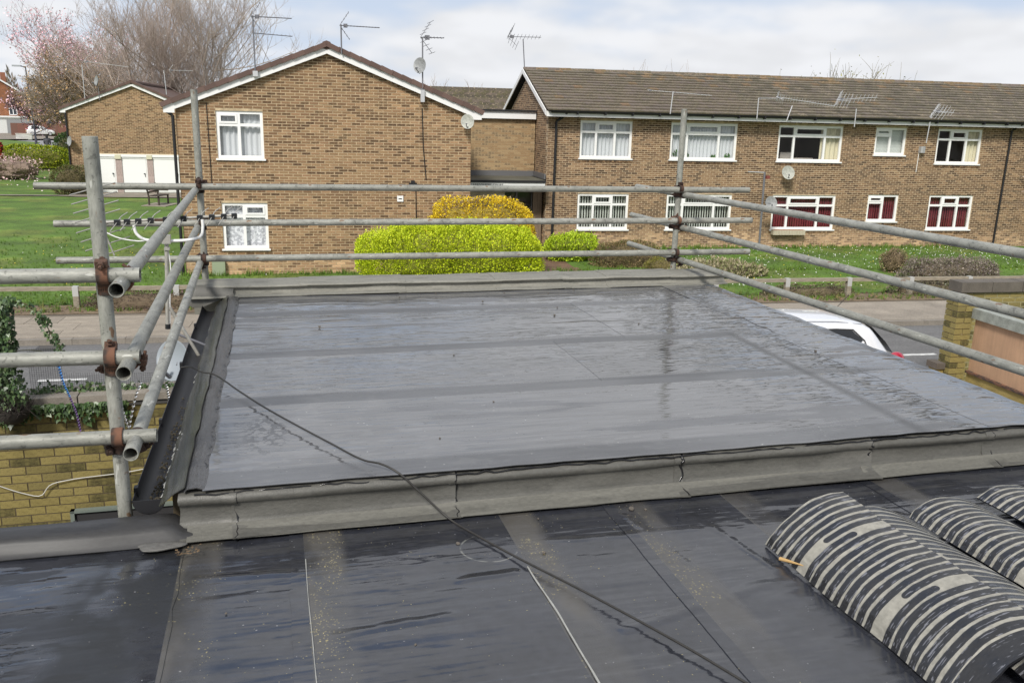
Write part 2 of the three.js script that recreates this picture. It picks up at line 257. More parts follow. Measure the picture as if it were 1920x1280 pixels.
// wall in its own frame: x along, y up, front at z = 0; bricks stand 3 mm proud of the mortar
function brickWall(t, { name = 'wall', at, turn = 0, x0 = 0, x1, y0 = 0, y1, top, holes = [], course = 0.069, pitch = 0.23, joint = 0.0165, pal = 'brown', mortar, thick = 0.24, parts, max = 300, seed = 1, sills = [], skip, label }) {
  const o = originOf.get(t), r = rngOf(seed), tf = top || (() => y1);
  const sh = new THREE.Shape();
  sh.moveTo(x0, y0); sh.lineTo(x1, y0); sh.lineTo(x1, tf(x1)); if (top && top.apex !== undefined) sh.lineTo(top.apex, tf(top.apex)); sh.lineTo(x0, tf(x0)); sh.closePath();
  for (const [a, b, c, d] of holes) { const p = new THREE.Path(); p.moveTo(a, c); p.lineTo(a, d); p.lineTo(b, d); p.lineTo(b, c); p.closePath(); sh.holes.push(p); }
  const g = new THREE.ExtrudeGeometry(sh, { depth: thick, bevelEnabled: false }); g.translate(0, 0, -thick - 0.0035);
  const w = shade(new THREE.Mesh(g, mortar)); w.name = name; w.position.set(at[0] - o[0], at[1] - o[1], at[2] - o[2]); w.rotation.y = turn; t.add(w); originOf.set(w, [0, 0, 0]);
  if (label) w.userData.label = label;
  const pl = PAL[pal], mats = brickMats(pal, pl), inst = [[], [], []]; let n = 0, row = 0; const D2 = 0.06;
  const add = (a, b, c, d, ci, proud) => {
    const cx = (a + b) / 2, cy = (c + d) / 2, salt = pal.startsWith('brown') ? smooth(0.6, 0.25, cy + 0.5 * (fbm(cx * 0.8 + seed, 3, 3) - 0.5)) : 0, k = (0.86 + 0.28 * r()) * (1 + 0.5 * (fbm(cx * 0.5 + seed * 3, cy * 1.1 + 9, 4) - 0.5)) * (1 + 0.95 * salt), p = V(cx, cy, proud - D2 / 2), s = V(b - a, d - c, D2), q = eul(0, (r() - 0.5) * 0.008, (r() - 0.5) * 0.004);
    if (parts && n < max && cx > parts[0] && cx < parts[1] && cy > parts[2] && cy < parts[3]) { const m = shade(new THREE.Mesh(unitBox, mats[ci])); m.name = 'brick'; m.position.copy(p); m.scale.copy(s); m.quaternion.copy(q); w.add(m); n++; }
    else { const c0 = pl[ci]; inst[Math.floor(r() * 3)].push([mtx(p, q, s), lin(c0[0] * k, c0[1] * k * (1 + 0.06 * salt), c0[2] * k * (1 + 0.12 * salt))]); }
  };
  for (let y = y0; y + course * 0.6 < 20; y += course, row++) {
    const ya = y + joint / 2, yb = y + course - joint / 2; let xa = x0, xb = x1;
    if (top) { if (yb > tf(top.apex)) break; while (xa < x1 && tf(xa) < yb) xa += 0.02; while (xb > x0 && tf(xb) < yb) xb -= 0.02; if (xb - xa < 0.05) break; } else if (yb > y1 + 0.012) break;
    const darkRow = r() < 0.12;
    let x = x0 - (row % 2 ? pitch / 2 : 0);
    for (; x < xb; x += pitch) {
      let seg = [[Math.max(x + joint / 2, xa), Math.min(x + pitch - joint / 2, xb)]];
      for (const [a, b, c, d] of holes) if (yb > c - 0.004 && ya < d + 0.004) seg = seg.flatMap(([p, q]) => q <= a || p >= b ? [[p, q]] : [[p, a - 0.004], [b + 0.004, q]].filter(([u, v]) => v - u > 0.025));
      for (const [p, q] of seg) { if (q - p < 0.025 || (skip && skip((p + q) / 2, y))) continue; let ci = Math.floor(r() * pl.length); if (darkRow && r() < 0.4) ci = Math.min(2, pl.length - 1); add(p, q, ya, yb, ci, (r() - 0.5) * 0.003); }
    }
  }
  for (const [a, b, y] of sills) for (let x = a; x + 0.07 < b; x += 0.076) add(x + 0.005, x + 0.07, y - 0.085, y - 0.01, Math.floor(r() * pl.length), 0.012);
  inst.forEach((L, k) => { if (L.length) instanced('brickwork', unitBox, brickBase[k], L, w); });
  return w;
}
const mortarBrown = std({ map: rep(speck, 1.5), color: lin(0.66, 0.515, 0.33), roughness: 0.95 });
const mortarDark = std({ map: rep(speck, 1.5), color: lin(0.13, 0.10, 0.06), roughness: 0.95 });
const mortarGrey = std({ map: rep(speck, 1.5), color: lin(0.66, 0.515, 0.345), roughness: 0.95 });
// ---------- windows ----------
const glass = new THREE.MeshPhysicalMaterial({ color: 0xffffff, transmission: 1, thickness: 0, roughness: 0.03, ior: 1.5, side: THREE.DoubleSide });
const upvc = std({ color: lin(0.84, 0.84, 0.83), roughness: 0.35 });
const timberWhite = std({ color: lin(0.80, 0.80, 0.79), roughness: 0.45 });
const net = new THREE.MeshStandardMaterial({ color: lin(0.56, 0.59, 0.61), roughness: 1, side: THREE.DoubleSide });
const lace = std({ map: tex(256, 256, (u, v, p) => { const a = tfbm(u, v, 24, 2), b = smooth(0.45, 0.55, a); p[0] = lerp(0.46, 0.72, b); p[1] = lerp(0.48, 0.74, b); p[2] = lerp(0.52, 0.78, b); }, { srgb: true }), roughness: 1 });
const blindPale = std({ color: lin(0.62, 0.66, 0.6), roughness: 0.9 });
const blindRed = std({ color: lin(0.15, 0.016, 0.024), roughness: 0.9 });
const frosted = std({ map: rep(grain, 8), color: lin(1.0, 1.08, 1.02), roughness: 0.6 });
const curtainCream = std({ color: lin(0.62, 0.58, 0.42), roughness: 1 });
const dark = std({ color: lin(0.035, 0.034, 0.036), roughness: 0.95 });
const plaster = std({ color: lin(0.42, 0.39, 0.34), roughness: 0.95 });
const pleats = (x0, x1, y0, y1, z, amp, per, ph) => { const n = Math.max(6, Math.ceil((x1 - x0) / per * 6)), rows = []; for (let i = 0; i < 2; i++) { const r = []; for (let j = 0; j <= n; j++) { const x = lerp(x0, x1, j / n); r.push([x, i ? y0 : y1, z + amp * Math.sin((x / per) * 6.283 + ph + 1.7 * vn(x * 2.2, ph * 5)) * (0.5 + vn(x * 3, ph + 4))]); } rows.push(r); } return sheet(rows, (i, j, p) => [p[0], p[1]]); };
// window in a wall's frame (same at / turn as its wall)
function windowUnit(t, at, x0, x1, y0, y1, { cols = [0.32, 0.36, 0.32], transom = 0.3, noTransom = [], sash = [[1, 0]], cover = 'net', turn = 0, open = false }) {
  const o = originOf.get(t), f = 0.072, m = 0.07, zf = -0.035, zb = -0.10, G = [];
  const yt = y1 - (y1 - y0) * transom;
  G.push(box(x0, x1, y1 - f, y1, zb, zf), box(x0, x1, y0, y0 + f, zb, zf), box(x0, x0 + f, y0 + f, y1 - f, zb, zf), box(x1 - f, x1, y0 + f, y1 - f, zb, zf));
  let x = x0; const panes = [];
  cols.forEach((c, i) => {
    const a = x, b = x + c * (x1 - x0), pa = i ? a + m / 2 : a + f, pb = i < cols.length - 1 ? b - m / 2 : b - f; x = b;
    if (i) G.push(box(a - m / 2, a + m / 2, y0 + f, y1 - f, zb, zf + 0.002));
    if (noTransom.includes(i)) panes.push([pa, pb, y0 + f, y1 - f, i, 1]);
    else { G.push(box(pa, pb, yt - m / 2, yt + m / 2, zb, zf)); panes.push([pa, pb, yt + m / 2, y1 - f, i, 0], [pa, pb, y0 + f, yt - m / 2, i, 1]); }
  });
  const win = shade(new THREE.Mesh(merge(G), upvc)); win.name = 'window'; win.position.set(at[0] - o[0], at[1] - o[1], at[2] - o[2]); win.rotation.y = turn; t.add(win); originOf.set(win, [0, 0, 0]);
  part(win, 'sill', box(x0 - 0.04, x1 + 0.04, y0 - 0.045, y0 - 0.002, -0.09, 0.05), upvc);
  const r = rngOf(Math.round(x0 * 100 + y0 * 1000)), zc = -0.19;
  for (const [a, b, c, d, i, row] of panes) {
    const s = sash.some(q => q[0] === i && q[1] === row), e = s ? 0.048 : 0;
    const p = part(win, 'pane', new THREE.PlaneGeometry(b - a - 2 * e, d - c - 2 * e).translate((a + b) / 2, (c + d) / 2, -0.06), glass); p.castShadow = false;
    if (s) part(win, 'sash', [box(a, b, d - e, d, -0.08, -0.02), box(a, b, c, c + e, -0.08, -0.02), box(a, a + e, c + e, d - e, -0.08, -0.02), box(b - e, b, c + e, d - e, -0.08, -0.02)], upvc);
  }
  if (cover === 'net') part(win, 'net_curtain', pleats(x0 + 0.02, x1 - 0.02, y0 + 0.02, y1 - 0.02, zc, 0.022, 0.13, r() * 6), net);
  else if (cover === 'lace') part(win, 'lace_curtain', pleats(x0 + 0.02, x1 - 0.02, y0 + 0.02, y1 - 0.02, zc, 0.014, 0.2, r() * 6), lace);
  else if (cover === 'frosted') part(win, 'frosted_blind', box(x0 + 0.02, x1 - 0.02, y0 + 0.02, y1 - 0.02, zc - 0.01, zc), frosted);
  else if (cover === 'vblind' || cover === 'red') {
    const L = [], w = cover === 'red' ? 0.082 : 0.062; for (let q = x0 + 0.05; q < x1 - 0.02; q += 0.089) { const g = box(-w / 2, w / 2, y0 + 0.03, y1 - 0.03, -0.001, 0.001); g.rotateY((cover === 'red' ? 0.25 : 0.55) + (r() - 0.5) * 0.25); g.translate(q, 0, zc); L.push(g); }
    part(win, 'vertical_blind', L, cover === 'red' ? blindRed : blindPale, { stuff: true });
  } else if (cover === 'side') {
    part(win, 'curtain', pleats(x1 - (x1 - x0) * 0.3, x1 - 0.03, y0 + 0.02, y1 - 0.02, zc, 0.03, 0.16, r() * 6), curtainCream);
    part(win, 'curtain', pleats(x0 + 0.02, x0 + (x1 - x0) * 0.06, y0 + 0.02, y1 - 0.02, zc, 0.03, 0.12, r() * 6), curtainCream);
  }
  return win;
}
const soffit = std({ color: lin(0.7, 0.7, 0.7), roughness: 0.6 });
const gutterBlack = std({ color: lin(0.012, 0.012, 0.014), roughness: 0.55 });
const drain = (pts, r = 0.038) => { const G = []; for (let i = 0; i < pts.length - 1; i++) G.push(rod(V(...pts[i]), V(...pts[i + 1]), r, 10)); return merge(G); };
// ---------- the gabled house across the road ----------
const tileBrown = [[0.17, 0.105, 0.088], [0.15, 0.095, 0.08], [0.19, 0.12, 0.10]].map(c => std({ map: rep(speck, 3), color: lin(...c), roughness: 0.85 }));
function gableHouse({ label, X0, X1, Z, depth, eave, apex, ax, holes, wins, parts, pal, seed, nVerge = 15, course, pitch, sills, board = 0.17 }) {
  const h = thing('gabled_house', label, 'house', [(X0 + X1) / 2, 0, Z]);
  const slope = (apex - eave) / (ax - X0), slope2 = (apex - eave) / (X1 - ax);
  const tf = x => x < ax ? apex - 0.16 - (ax - x) * slope : apex - 0.16 - (x - ax) * slope2; tf.apex = ax;
  brickWall(h, { at: [0, 0, Z], x0: X0, x1: X1, y0: -0.1, top: tf, holes, parts, pal, mortar: mortarBrown, seed, course, pitch, sills });
  part(h, 'side_wall', [box(X0, X0 + 0.2, -0.1, eave - 0.2, Z - depth, Z - 0.26), box(X1 - 0.2, X1, -0.1, eave - 0.2, Z - depth, Z - 0.26), box(X0, X1, -0.1, eave - 0.2, Z - depth - 0.2, Z - depth)], std({ map: rep(speck, 0.6), color: lin(0.26, 0.18, 0.1) }));
  part(h, 'floor_slab', [box(X0 + 0.22, X1 - 0.22, (eave) / 2 - 0.1, eave / 2 + 0.1, Z - depth + 0.1, Z - 0.5), box(X0 + 0.22, X1 - 0.22, -0.08, eave - 0.3, Z - 3.6, Z - 3.5)], plaster);
  const ov = 0.26, fr = Z + 0.13;
  for (const s of [-1, 1]) {
    const ex = s < 0 ? X0 - ov : X1 + ov, k = s < 0 ? slope : slope2, yE = apex - Math.abs(ex - ax) * k, dx = ex - ax;
    // bargeboard: a sloped plank with a returned foot
    const b = new THREE.Shape(); b.moveTo(ax, apex - 0.02); b.lineTo(ex, yE - 0.02); b.lineTo(ex, yE - 0.02 - board * 0.98); b.lineTo(ex - s * 0.26, yE - 0.02 - board * 0.98); b.lineTo(ex - s * 0.26, yE + 0.26 * k - 0.02 - board * 1.05); b.lineTo(ax, apex - 0.02 - board * 1.05); b.closePath();
    const bg = new THREE.ExtrudeGeometry(b, { depth: 0.03, bevelEnabled: false }); bg.translate(0, 0, fr - 0.03); part(h, 'bargeboard', bg, timberWhite);
    const sof = new THREE.Shape(); sof.moveTo(ax, apex - 0.03); sof.lineTo(ex, yE - 0.03); sof.lineTo(ex, yE - 0.08); sof.lineTo(ax, apex - 0.08); sof.closePath();
    const sg = new THREE.ExtrudeGeometry(sof, { depth: depth + 0.2, bevelEnabled: false }); sg.translate(0, 0, Z - depth - 0.1); part(h, 'roof_deck', sg, tileBrown[1]);
    const L = Math.hypot(dx, dx * k), ang = Math.atan2(-Math.abs(dx) * k, dx), r = rngOf(seed + s);
    for (let i = 0; i < nVerge; i++) { // verge tiles lapped one over the other
      const tl = L / nVerge, g = s > 0 ? box(0, tl * 1.16, -0.03, 0.085, 0, 0.42) : box(-tl * 1.16, 0, -0.03, 0.085, 0, 0.42), rr = (r() - 0.5) * 0.02;
      g.translate(0, 0.005, fr - 0.36 + rr); const q = new THREE.Matrix4().makeRotationZ(s > 0 ? -0.055 : 0.055);
      g.applyMatrix4(q); g.translate(s * i * tl, 0.012, 0); g.rotateZ(s > 0 ? ang : ang - Math.PI); g.translate(ax, apex - 0.02, 0);
      part(h, 'verge_tile', g, tileBrown[i % 3]);
    }
    part(h, 'gutter', (() => { const g = new THREE.CylinderGeometry(0.06, 0.06, depth, 10, 1, true, Math.PI / 2, Math.PI); g.rotateX(Math.PI / 2); g.translate(ex - s * 0.02, yE - 0.06, Z - depth / 2 + 0.1); return g; })(), gutterBlack);
  }
  const rg = new THREE.CylinderGeometry(0.13, 0.13, depth, 8, 1, false); rg.rotateX(Math.PI / 2); rg.scale(1, 0.85, 1); rg.translate(ax, apex + 0.0, Z - depth / 2 + 0.14); part(h, 'ridge_tile', rg, tileBrown[0]);
  for (const w of wins) windowUnit(h, [0, 0, Z], ...w.r, w);
  return h;
}
const lh = gableHouse({
  label: 'brown brick house gable with two white windows behind the lime hedge', X0: -3.96, X1: 3.38, Z: -23.5, depth: 10, eave: 4.33, apex: 5.75, ax: -0.27, seed: 21, pal: 'brown',
  holes: [[-3.02, -1.89, 2.96, 4.12], [-3.0, -1.87, 0.68, 1.85]], sills: [[-3.1, -1.8, 2.96], [-3.1, -1.8, 0.68]], parts: [-1.85, 2.4, 2.2, 3.6],
  wins: [{ r: [-3.02, -1.89, 2.96, 4.12], cols: [0.48, 0.52], transom: 0.29, sash: [[0, 0], [0, 1]].slice(0, 1), cover: 'net' }, { r: [-3.0, -1.87, 0.68, 1.85], cols: [0.48, 0.52], transom: 0.29, sash: [[1, 0]], cover: 'lace' }],
});
part(lh, 'downpipe', drain([[-4.2, 4.2, -23.42], [-4.2, 4.1, -23.42], [-4.02, 3.98, -23.44], [-4.02, 0, -23.44]]), gutterBlack);
{ const v = part(lh, 'air_vent', box(1.44, 1.6, 1.91, 2.06, -23.5, -23.47), upvc); part(v, 'slot', box(1.475, 1.565, 1.97, 1.995, -23.472, -23.466), gutterBlack); }
part(lh, 'wall_cable', drain([[2.1, 4.3, -23.485], [2.13, 3.3, -23.485], [2.2, 2.5, -23.485]], 0.012), gutterBlack);
part(lh, 'wall_cable', drain([[1.93, 2.35, -23.485], [1.95, 0.5, -23.485]], 0.012), gutterBlack);
part(lh, 'wall_cable', drain([[-3.22, 4.3, -23.487], [-3.2, 2.2, -23.487]], 0.009), gutterBlack);
part(lh, 'outside_light', [box(1.75, 1.95, 2.33, 2.4, -23.5, -23.36), box(1.8, 1.9, 2.38, 2.46, -23.5, -23.4)], gutterBlack);
part(lh, 'meter_box', box(-3.3, -2.98, 0.0, 0.36, -23.5, -23.36), std({ color: lin(0.28, 0.33, 0.22), roughness: 0.7 }));
const gh = gableHouse({
  label: 'smaller brown brick house with white garage doors beyond the lawn', X0: -13.2, X1: -7.1, Z: -48, depth: 12, eave: 4.2, apex: 5.45, ax: -10.05, seed: 33, pal: 'brown', holes: [[-12.52, -8.02, -0.1, 1.95]], wins: [], nVerge: 13, course: 0.075, pitch: 0.225, sills: [], board: 0.16,
});
{
  const doorMat = std({ color: lin(0.83, 0.84, 0.82), roughness: 0.5 }), pinkRender = std({ map: rep(speck, 2), color: lin(0.55, 0.44, 0.40) });
  part(gh, 'lintel_board', box(-12.52, -8.02, 1.82, 1.95, -48.05, -47.96), doorMat);
  for (const [a, b] of [[-12.5, -11.12], [-10.82, -9.62], [-9.34, -8.04]]) {
    const d = part(gh, 'garage_door', [box(a, b, 0.06, 1.8, -48.1, -48.04), box(a + 0.06, b - 0.06, 0.12, 1.72, -48.05, -48.025), box(a, b, 1.74, 1.81, -48.06, -48.0)], doorMat);
    part(d, 'handle', [box(b - 0.19, b - 0.12, 0.98, 1.02, -48.03, -47.98), box(b - 0.14, b - 0.12, 0.84, 1.02, -48.03, -48)], gutterBlack);
  }
  for (const [a, b] of [[-11.12, -10.82], [-9.62, -9.34]]) { part(gh, 'pier', box(a, b, 0, 1.82, -48.12, -47.99), pinkRender); part(gh, 'lamp_box', box(a, b - 0.02, 1.72, 1.93, -48, -47.93), std({ color: lin(0.6, 0.58, 0.42), roughness: 0.5 })); }
  part(gh, 'downpipe', drain([[-13.4, 4.05, -47.92], [-13.22, 3.9, -47.95], [-13.22, 0, -47.95]], 0.04), gutterBlack);
}
// ---------- the long terrace ----------
const lichenTex = [0, 1, 2].map(k => tex(256, 256, (u, v, p) => { const n = fbm(u * 6 + k * 20, v * 6 + 3, 4), s = fbm(u * 22 + k * 9, v * 22, 3), sp = smooth(0.66, 0.74, s) * (k === 1 ? 1 : 0.45), moss = smooth(0.55, 0.75, fbm(u * 4 + 70 + k, v * 4, 3)); const b = 0.75 + 0.6 * (n - 0.5); p[0] = lerp(lerp(b, b * 0.8, moss), 2.4, sp); p[1] = lerp(lerp(b, b * 0.88, moss), 2.3, sp); p[2] = lerp(lerp(b, b * 0.62, moss), 2.0, sp); p[0] /= 2.4; p[1] /= 2.4; p[2] /= 2.4; }));
const X0 = 6.5, X1 = 29, ZF = -28;
const ter = thing('terrace', 'long brown brick terrace with tiled roof, white windows and gutter', 'house', [16, 0, ZF]);
{
  const cols = [[7.56, 9.3], [10.62, 12.94], [14.42, 16.77], [18.0, 19.17], [20.38, 22.12], [24.6, 26.4]];
  const holes = []; cols.forEach(([a, b], i) => { holes.push([a, b, i === 3 ? 3.19 : 2.93, 4.1], [a, b, i === 3 ? 0.91 : 0.63, i > 2 ? 1.83 : 1.79]); });
  brickWall(ter, { at: [0, 0, ZF], x0: X0, x1: X1, y0: -0.1, y1: 4.22, holes, parts: [8.2, 13.6, 1.85, 2.78], pal: 'brown2', mortar: mortarGrey, seed: 41, course: 0.0665, pitch: 0.203, joint: 0.0165, sills: holes.map(h => [h[0] - 0.05, h[1] + 0.05, h[2] - 0.04]) });
  const gt = z => { const t = z; return t < 3.4 ? 4.3 + t * 0.372 : 4.3 + 3.4 * 0.372 - (t - 3.4) * 0.372; }; gt.apex = 3.4;
  brickWall(ter, { name: 'gable_wall', at: [X0, 0, ZF - 6.8], turn: -Math.PI / 2, x0: 0, x1: 6.76, y0: -0.1, top: gt, pal: 'brown2', mortar: mortarGrey, seed: 43, course: 0.0665, pitch: 0.203, joint: 0.0165, thick: 0.2 });
  const cov = [['net', 'vblind'], ['net', 'vblind'], ['side', 'red'], ['frosted', 'red'], ['side', 'red'], ['net', 'net']];
  cols.forEach(([a, b], i) => [0, 1].forEach(f => { const h = holes[i * 2 + f]; windowUnit(ter, [0, 0, ZF], h[0], h[1], h[2], h[3], { cols: i === 3 ? [0.5, 0.5] : i === 1 || i === 2 ? [0.25, 0.48, 0.27] : [0.31, 0.36, 0.33], transom: 0.3, noTransom: i === 3 ? [1] : [], sash: i === 3 ? [[0, 0]] : [[1, 0]], cover: cov[i][f] }); }));
  part(ter, 'inner_wall', [box(X0 + 0.25, X1, -0.1, 4.1, ZF - 4.2, ZF - 4.1), box(X0 + 0.25, X1, 2.15, 2.35, ZF - 4.1, ZF - 0.3), box(X0 + 0.25, X1, -0.08, 0.0, ZF - 4.1, ZF - 0.3), ...[6.9, 9.9, 13.7, 17.4, 19.8, 23.2].map(x => box(x, x + 0.1, 0, 4.15, ZF - 4.1, ZF - 0.3))], plaster);
  part(ter, 'ceiling', box(X0 + 0.25, X1, 4.12, 4.2, ZF - 4.2, ZF - 0.3), plaster);
  part(ter, 'back_wall', box(X0, X1, -0.1, 4.2, ZF - 6.9, ZF - 6.7), std({ color: lin(0.2, 0.14, 0.08) }));
  part(ter, 'armchair', [box(14.85, 15.35, 2.4, 3.2, -28.75, -28.6), box(15.35, 16.1, 2.4, 3.02, -28.8, -28.62)], std({ color: lin(0.5, 0.47, 0.42) }));
  for (const [x, h] of [[10.85, 0.22], [11.25, 0.14], [12.2, 0.1], [12.7, 0.16]]) { const L = [], r = rngOf(Math.round(x * 50)); for (let i = 0; i < 14; i++) { const g = new THREE.PlaneGeometry(0.05, 0.09); g.rotateX(r() - 0.5); g.rotateY(r() * 6); g.translate(x + (r() - 0.5) * 0.16, 2.99 + r() * h, -28.13 + (r() - 0.5) * 0.04); L.push(g); } part(ter, 'window_plant', L, std({ color: lin(0.06, 0.14, 0.04) }), { stuff: true }); }
  // eaves
  part(ter, 'fascia', box(X0 - 0.16, X1, 4.20, 4.36, -27.62, -27.59), timberWhite);
  part(ter, 'soffit', box(X0 - 0.1, X1, 4.22, 4.233, -28, -27.62), soffit);
  { const pr = []; for (let i = 0; i <= 10; i++) { const a = Math.PI * (1 + i / 10); pr.push([-27.52 + 0.068 * Math.cos(a), 4.405 + 0.1 * Math.sin(a)]); } const gg = part(ter, 'gutter', sweep(pr, X0 - 0.02, X1, 20, (t, z, y) => [t, y, z], 0.004), gutterBlack); for (let x = 7.3; x < 24; x += 0.9) part(gg, 'bracket', box(x, x + 0.04, 4.27, 4.36, -27.585, -27.45), gutterBlack); }
  part(ter, 'downpipe', drain([[6.98, 4.32, -27.55], [6.96, 4.2, -27.9], [6.75, 4.05, -27.94], [6.72, 0, -27.94]], 0.04), gutterBlack);
  part(ter, 'downpipe', drain([[23.28, 4.32, -27.55], [23.2, 4.1, -27.92], [23.16, 0, -27.94]], 0.035), gutterBlack);
  // roof deck, verge boards, ridge, tiles
  const zE = -27.47, yE = 4.40, zR = -31.4, yR = 5.82, run = zE - zR, L = Math.hypot(run, yR - yE), ang = Math.atan2(yR - yE, run);
  const zB = -35.33;
  part(ter, 'roof_deck', [sheet([[[X0 - 0.12, yE - 0.05, zE - 0.02], [X1, yE - 0.05, zE - 0.02]], [[X0 - 0.12, yR - 0.05, zR], [X1, yR - 0.05, zR]]], (i, j, p) => [p[0], p[2]], 0.03), sheet([[[X0 - 0.12, yR - 0.05, zR], [X1, yR - 0.05, zR]], [[X0 - 0.12, yE - 0.05, zB], [X1, yE - 0.05, zB]]], (i, j, p) => [p[0], p[2]], 0.03)], dark);
  for (const [za, ya, zb, yb] of [[zE - 0.1, yE - 0.02, zR, yR - 0.02], [zR, yR - 0.02, zB, yE - 0.02]]) {
    const g = sheet([[[X0 - 0.17, ya, za], [X0 - 0.17, yb, zb]], [[X0 - 0.17, ya - 0.15, za], [X0 - 0.17, yb - 0.15, zb]]], (i, j, p) => [p[2], p[1]], 0.028); part(ter, 'bargeboard', g, timberWhite);
  }
  const pal = [[0.215, 0.18, 0.14], [0.19, 0.16, 0.125], [0.235, 0.195, 0.155], [0.205, 0.17, 0.145], [0.175, 0.15, 0.115]], orange = [[0.26, 0.185, 0.115], [0.28, 0.19, 0.12]];
  const tg = (() => { const g = box(-0.1465, 0.1465, 0, 0.044, -0.34, 0); const p = g.attributes.position; for (let i = 0; i < p.count; i++) if (p.getZ(i) < -0.2) p.setY(i, p.getY(i) - 0.046); g.computeVertexNormals(); return g; })();
  const mats = [...pal, ...orange].map((c, i) => std({ map: lichenTex[i % 3], color: lin(c[0] * 1.95, c[1] * 1.9, c[2] * 1.9), roughness: 0.95 }));
  const rows = 15, gauge = (L - 0.06) / rows, r = rngOf(8), inst = [[], [], []]; let n = 0;
  const slopeM = new THREE.Matrix4().makeRotationX(ang); const tiles = new THREE.Group(); void tiles;
  for (let i = 0; i < rows; i += 2) { const d = i * gauge, m = shade(new THREE.Mesh(tg, mats[i % 5])); m.name = 'roof_tile'; m.scale.x = 0.5; m.position.set(X0 - 0.067 - 16, yE + d * Math.sin(ang) - 0.01, zE + 0.03 - d * Math.cos(ang) - ZF); m.quaternion.setFromRotationMatrix(slopeM); ter.add(m); n++; }
  for (let i = 0; i < rows; i++) for (let k = 0, x = X0 - 0.14 + (i % 2 ? 0 : 0.148); x < X1 - 0.15; x += 0.296, k++) {
    const d = i * gauge, y = yE + d * Math.sin(ang) - 0.01 + (r() - 0.5) * 0.006, z = zE + 0.03 - d * Math.cos(ang), q = new THREE.Quaternion().setFromRotationMatrix(slopeM).multiply(eul((r() - 0.5) * 0.02, (r() - 0.5) * 0.012, (r() - 0.5) * 0.02));
    const p = V(x + 0.148, y, z), or = (i > rows - 3 ? 0.32 : i > 9 ? 0.07 : 0.02) > r(), ci = or ? 5 + Math.floor(r() * 2) : Math.floor(r() * 5);
    if (n < 300 && x < 13.2 && i < 14) { const m = shade(new THREE.Mesh(tg, mats[ci])); m.name = 'roof_tile'; m.position.set(p.x - 16, p.y, p.z - ZF); m.quaternion.copy(q); ter.add(m); n++; }
    else { const c = or ? orange[ci - 5] : pal[ci], kk = (0.85 + 0.3 * r()) * 1.92; inst[Math.floor(r() * 3)].push([mtx(V(p.x - 16, p.y, p.z - ZF), q, V(1, 1, 1)), lin(c[0] * kk, c[1] * kk, c[2] * kk)]); }
  }
  inst.forEach((Lx, k) => instanced('roof_tiling', tg, std({ map: lichenTex[k], color: 0xffffff, roughness: 0.95 }), Lx, ter));
  for (let x = X0 - 0.15; x < X1; x += 0.42) { const g = new THREE.CylinderGeometry(0.11, 0.115, 0.43, 8, 1, false, 0, Math.PI); g.rotateZ(Math.PI / 2); g.rotateX((r() - 0.5) * 0.03); g.translate(x + 0.21, yR - 0.06 + (r() - 0.5) * 0.01, zR); part(ter, 'ridge_tile', g, mats[r() < 0.4 ? 5 : Math.floor(r() * 5)]); }
  part(ter, 'satellite_bracket', box(19.7, 19.86, 3.28, 3.5, -28, -27.86), std({ color: lin(0.4, 0.4, 0.4) }));
  part(ter, 'wall_cable', drain([[19.72, 3.28, -27.985], [19.7, 2.62, -27.985]], 0.01), upvc);
}
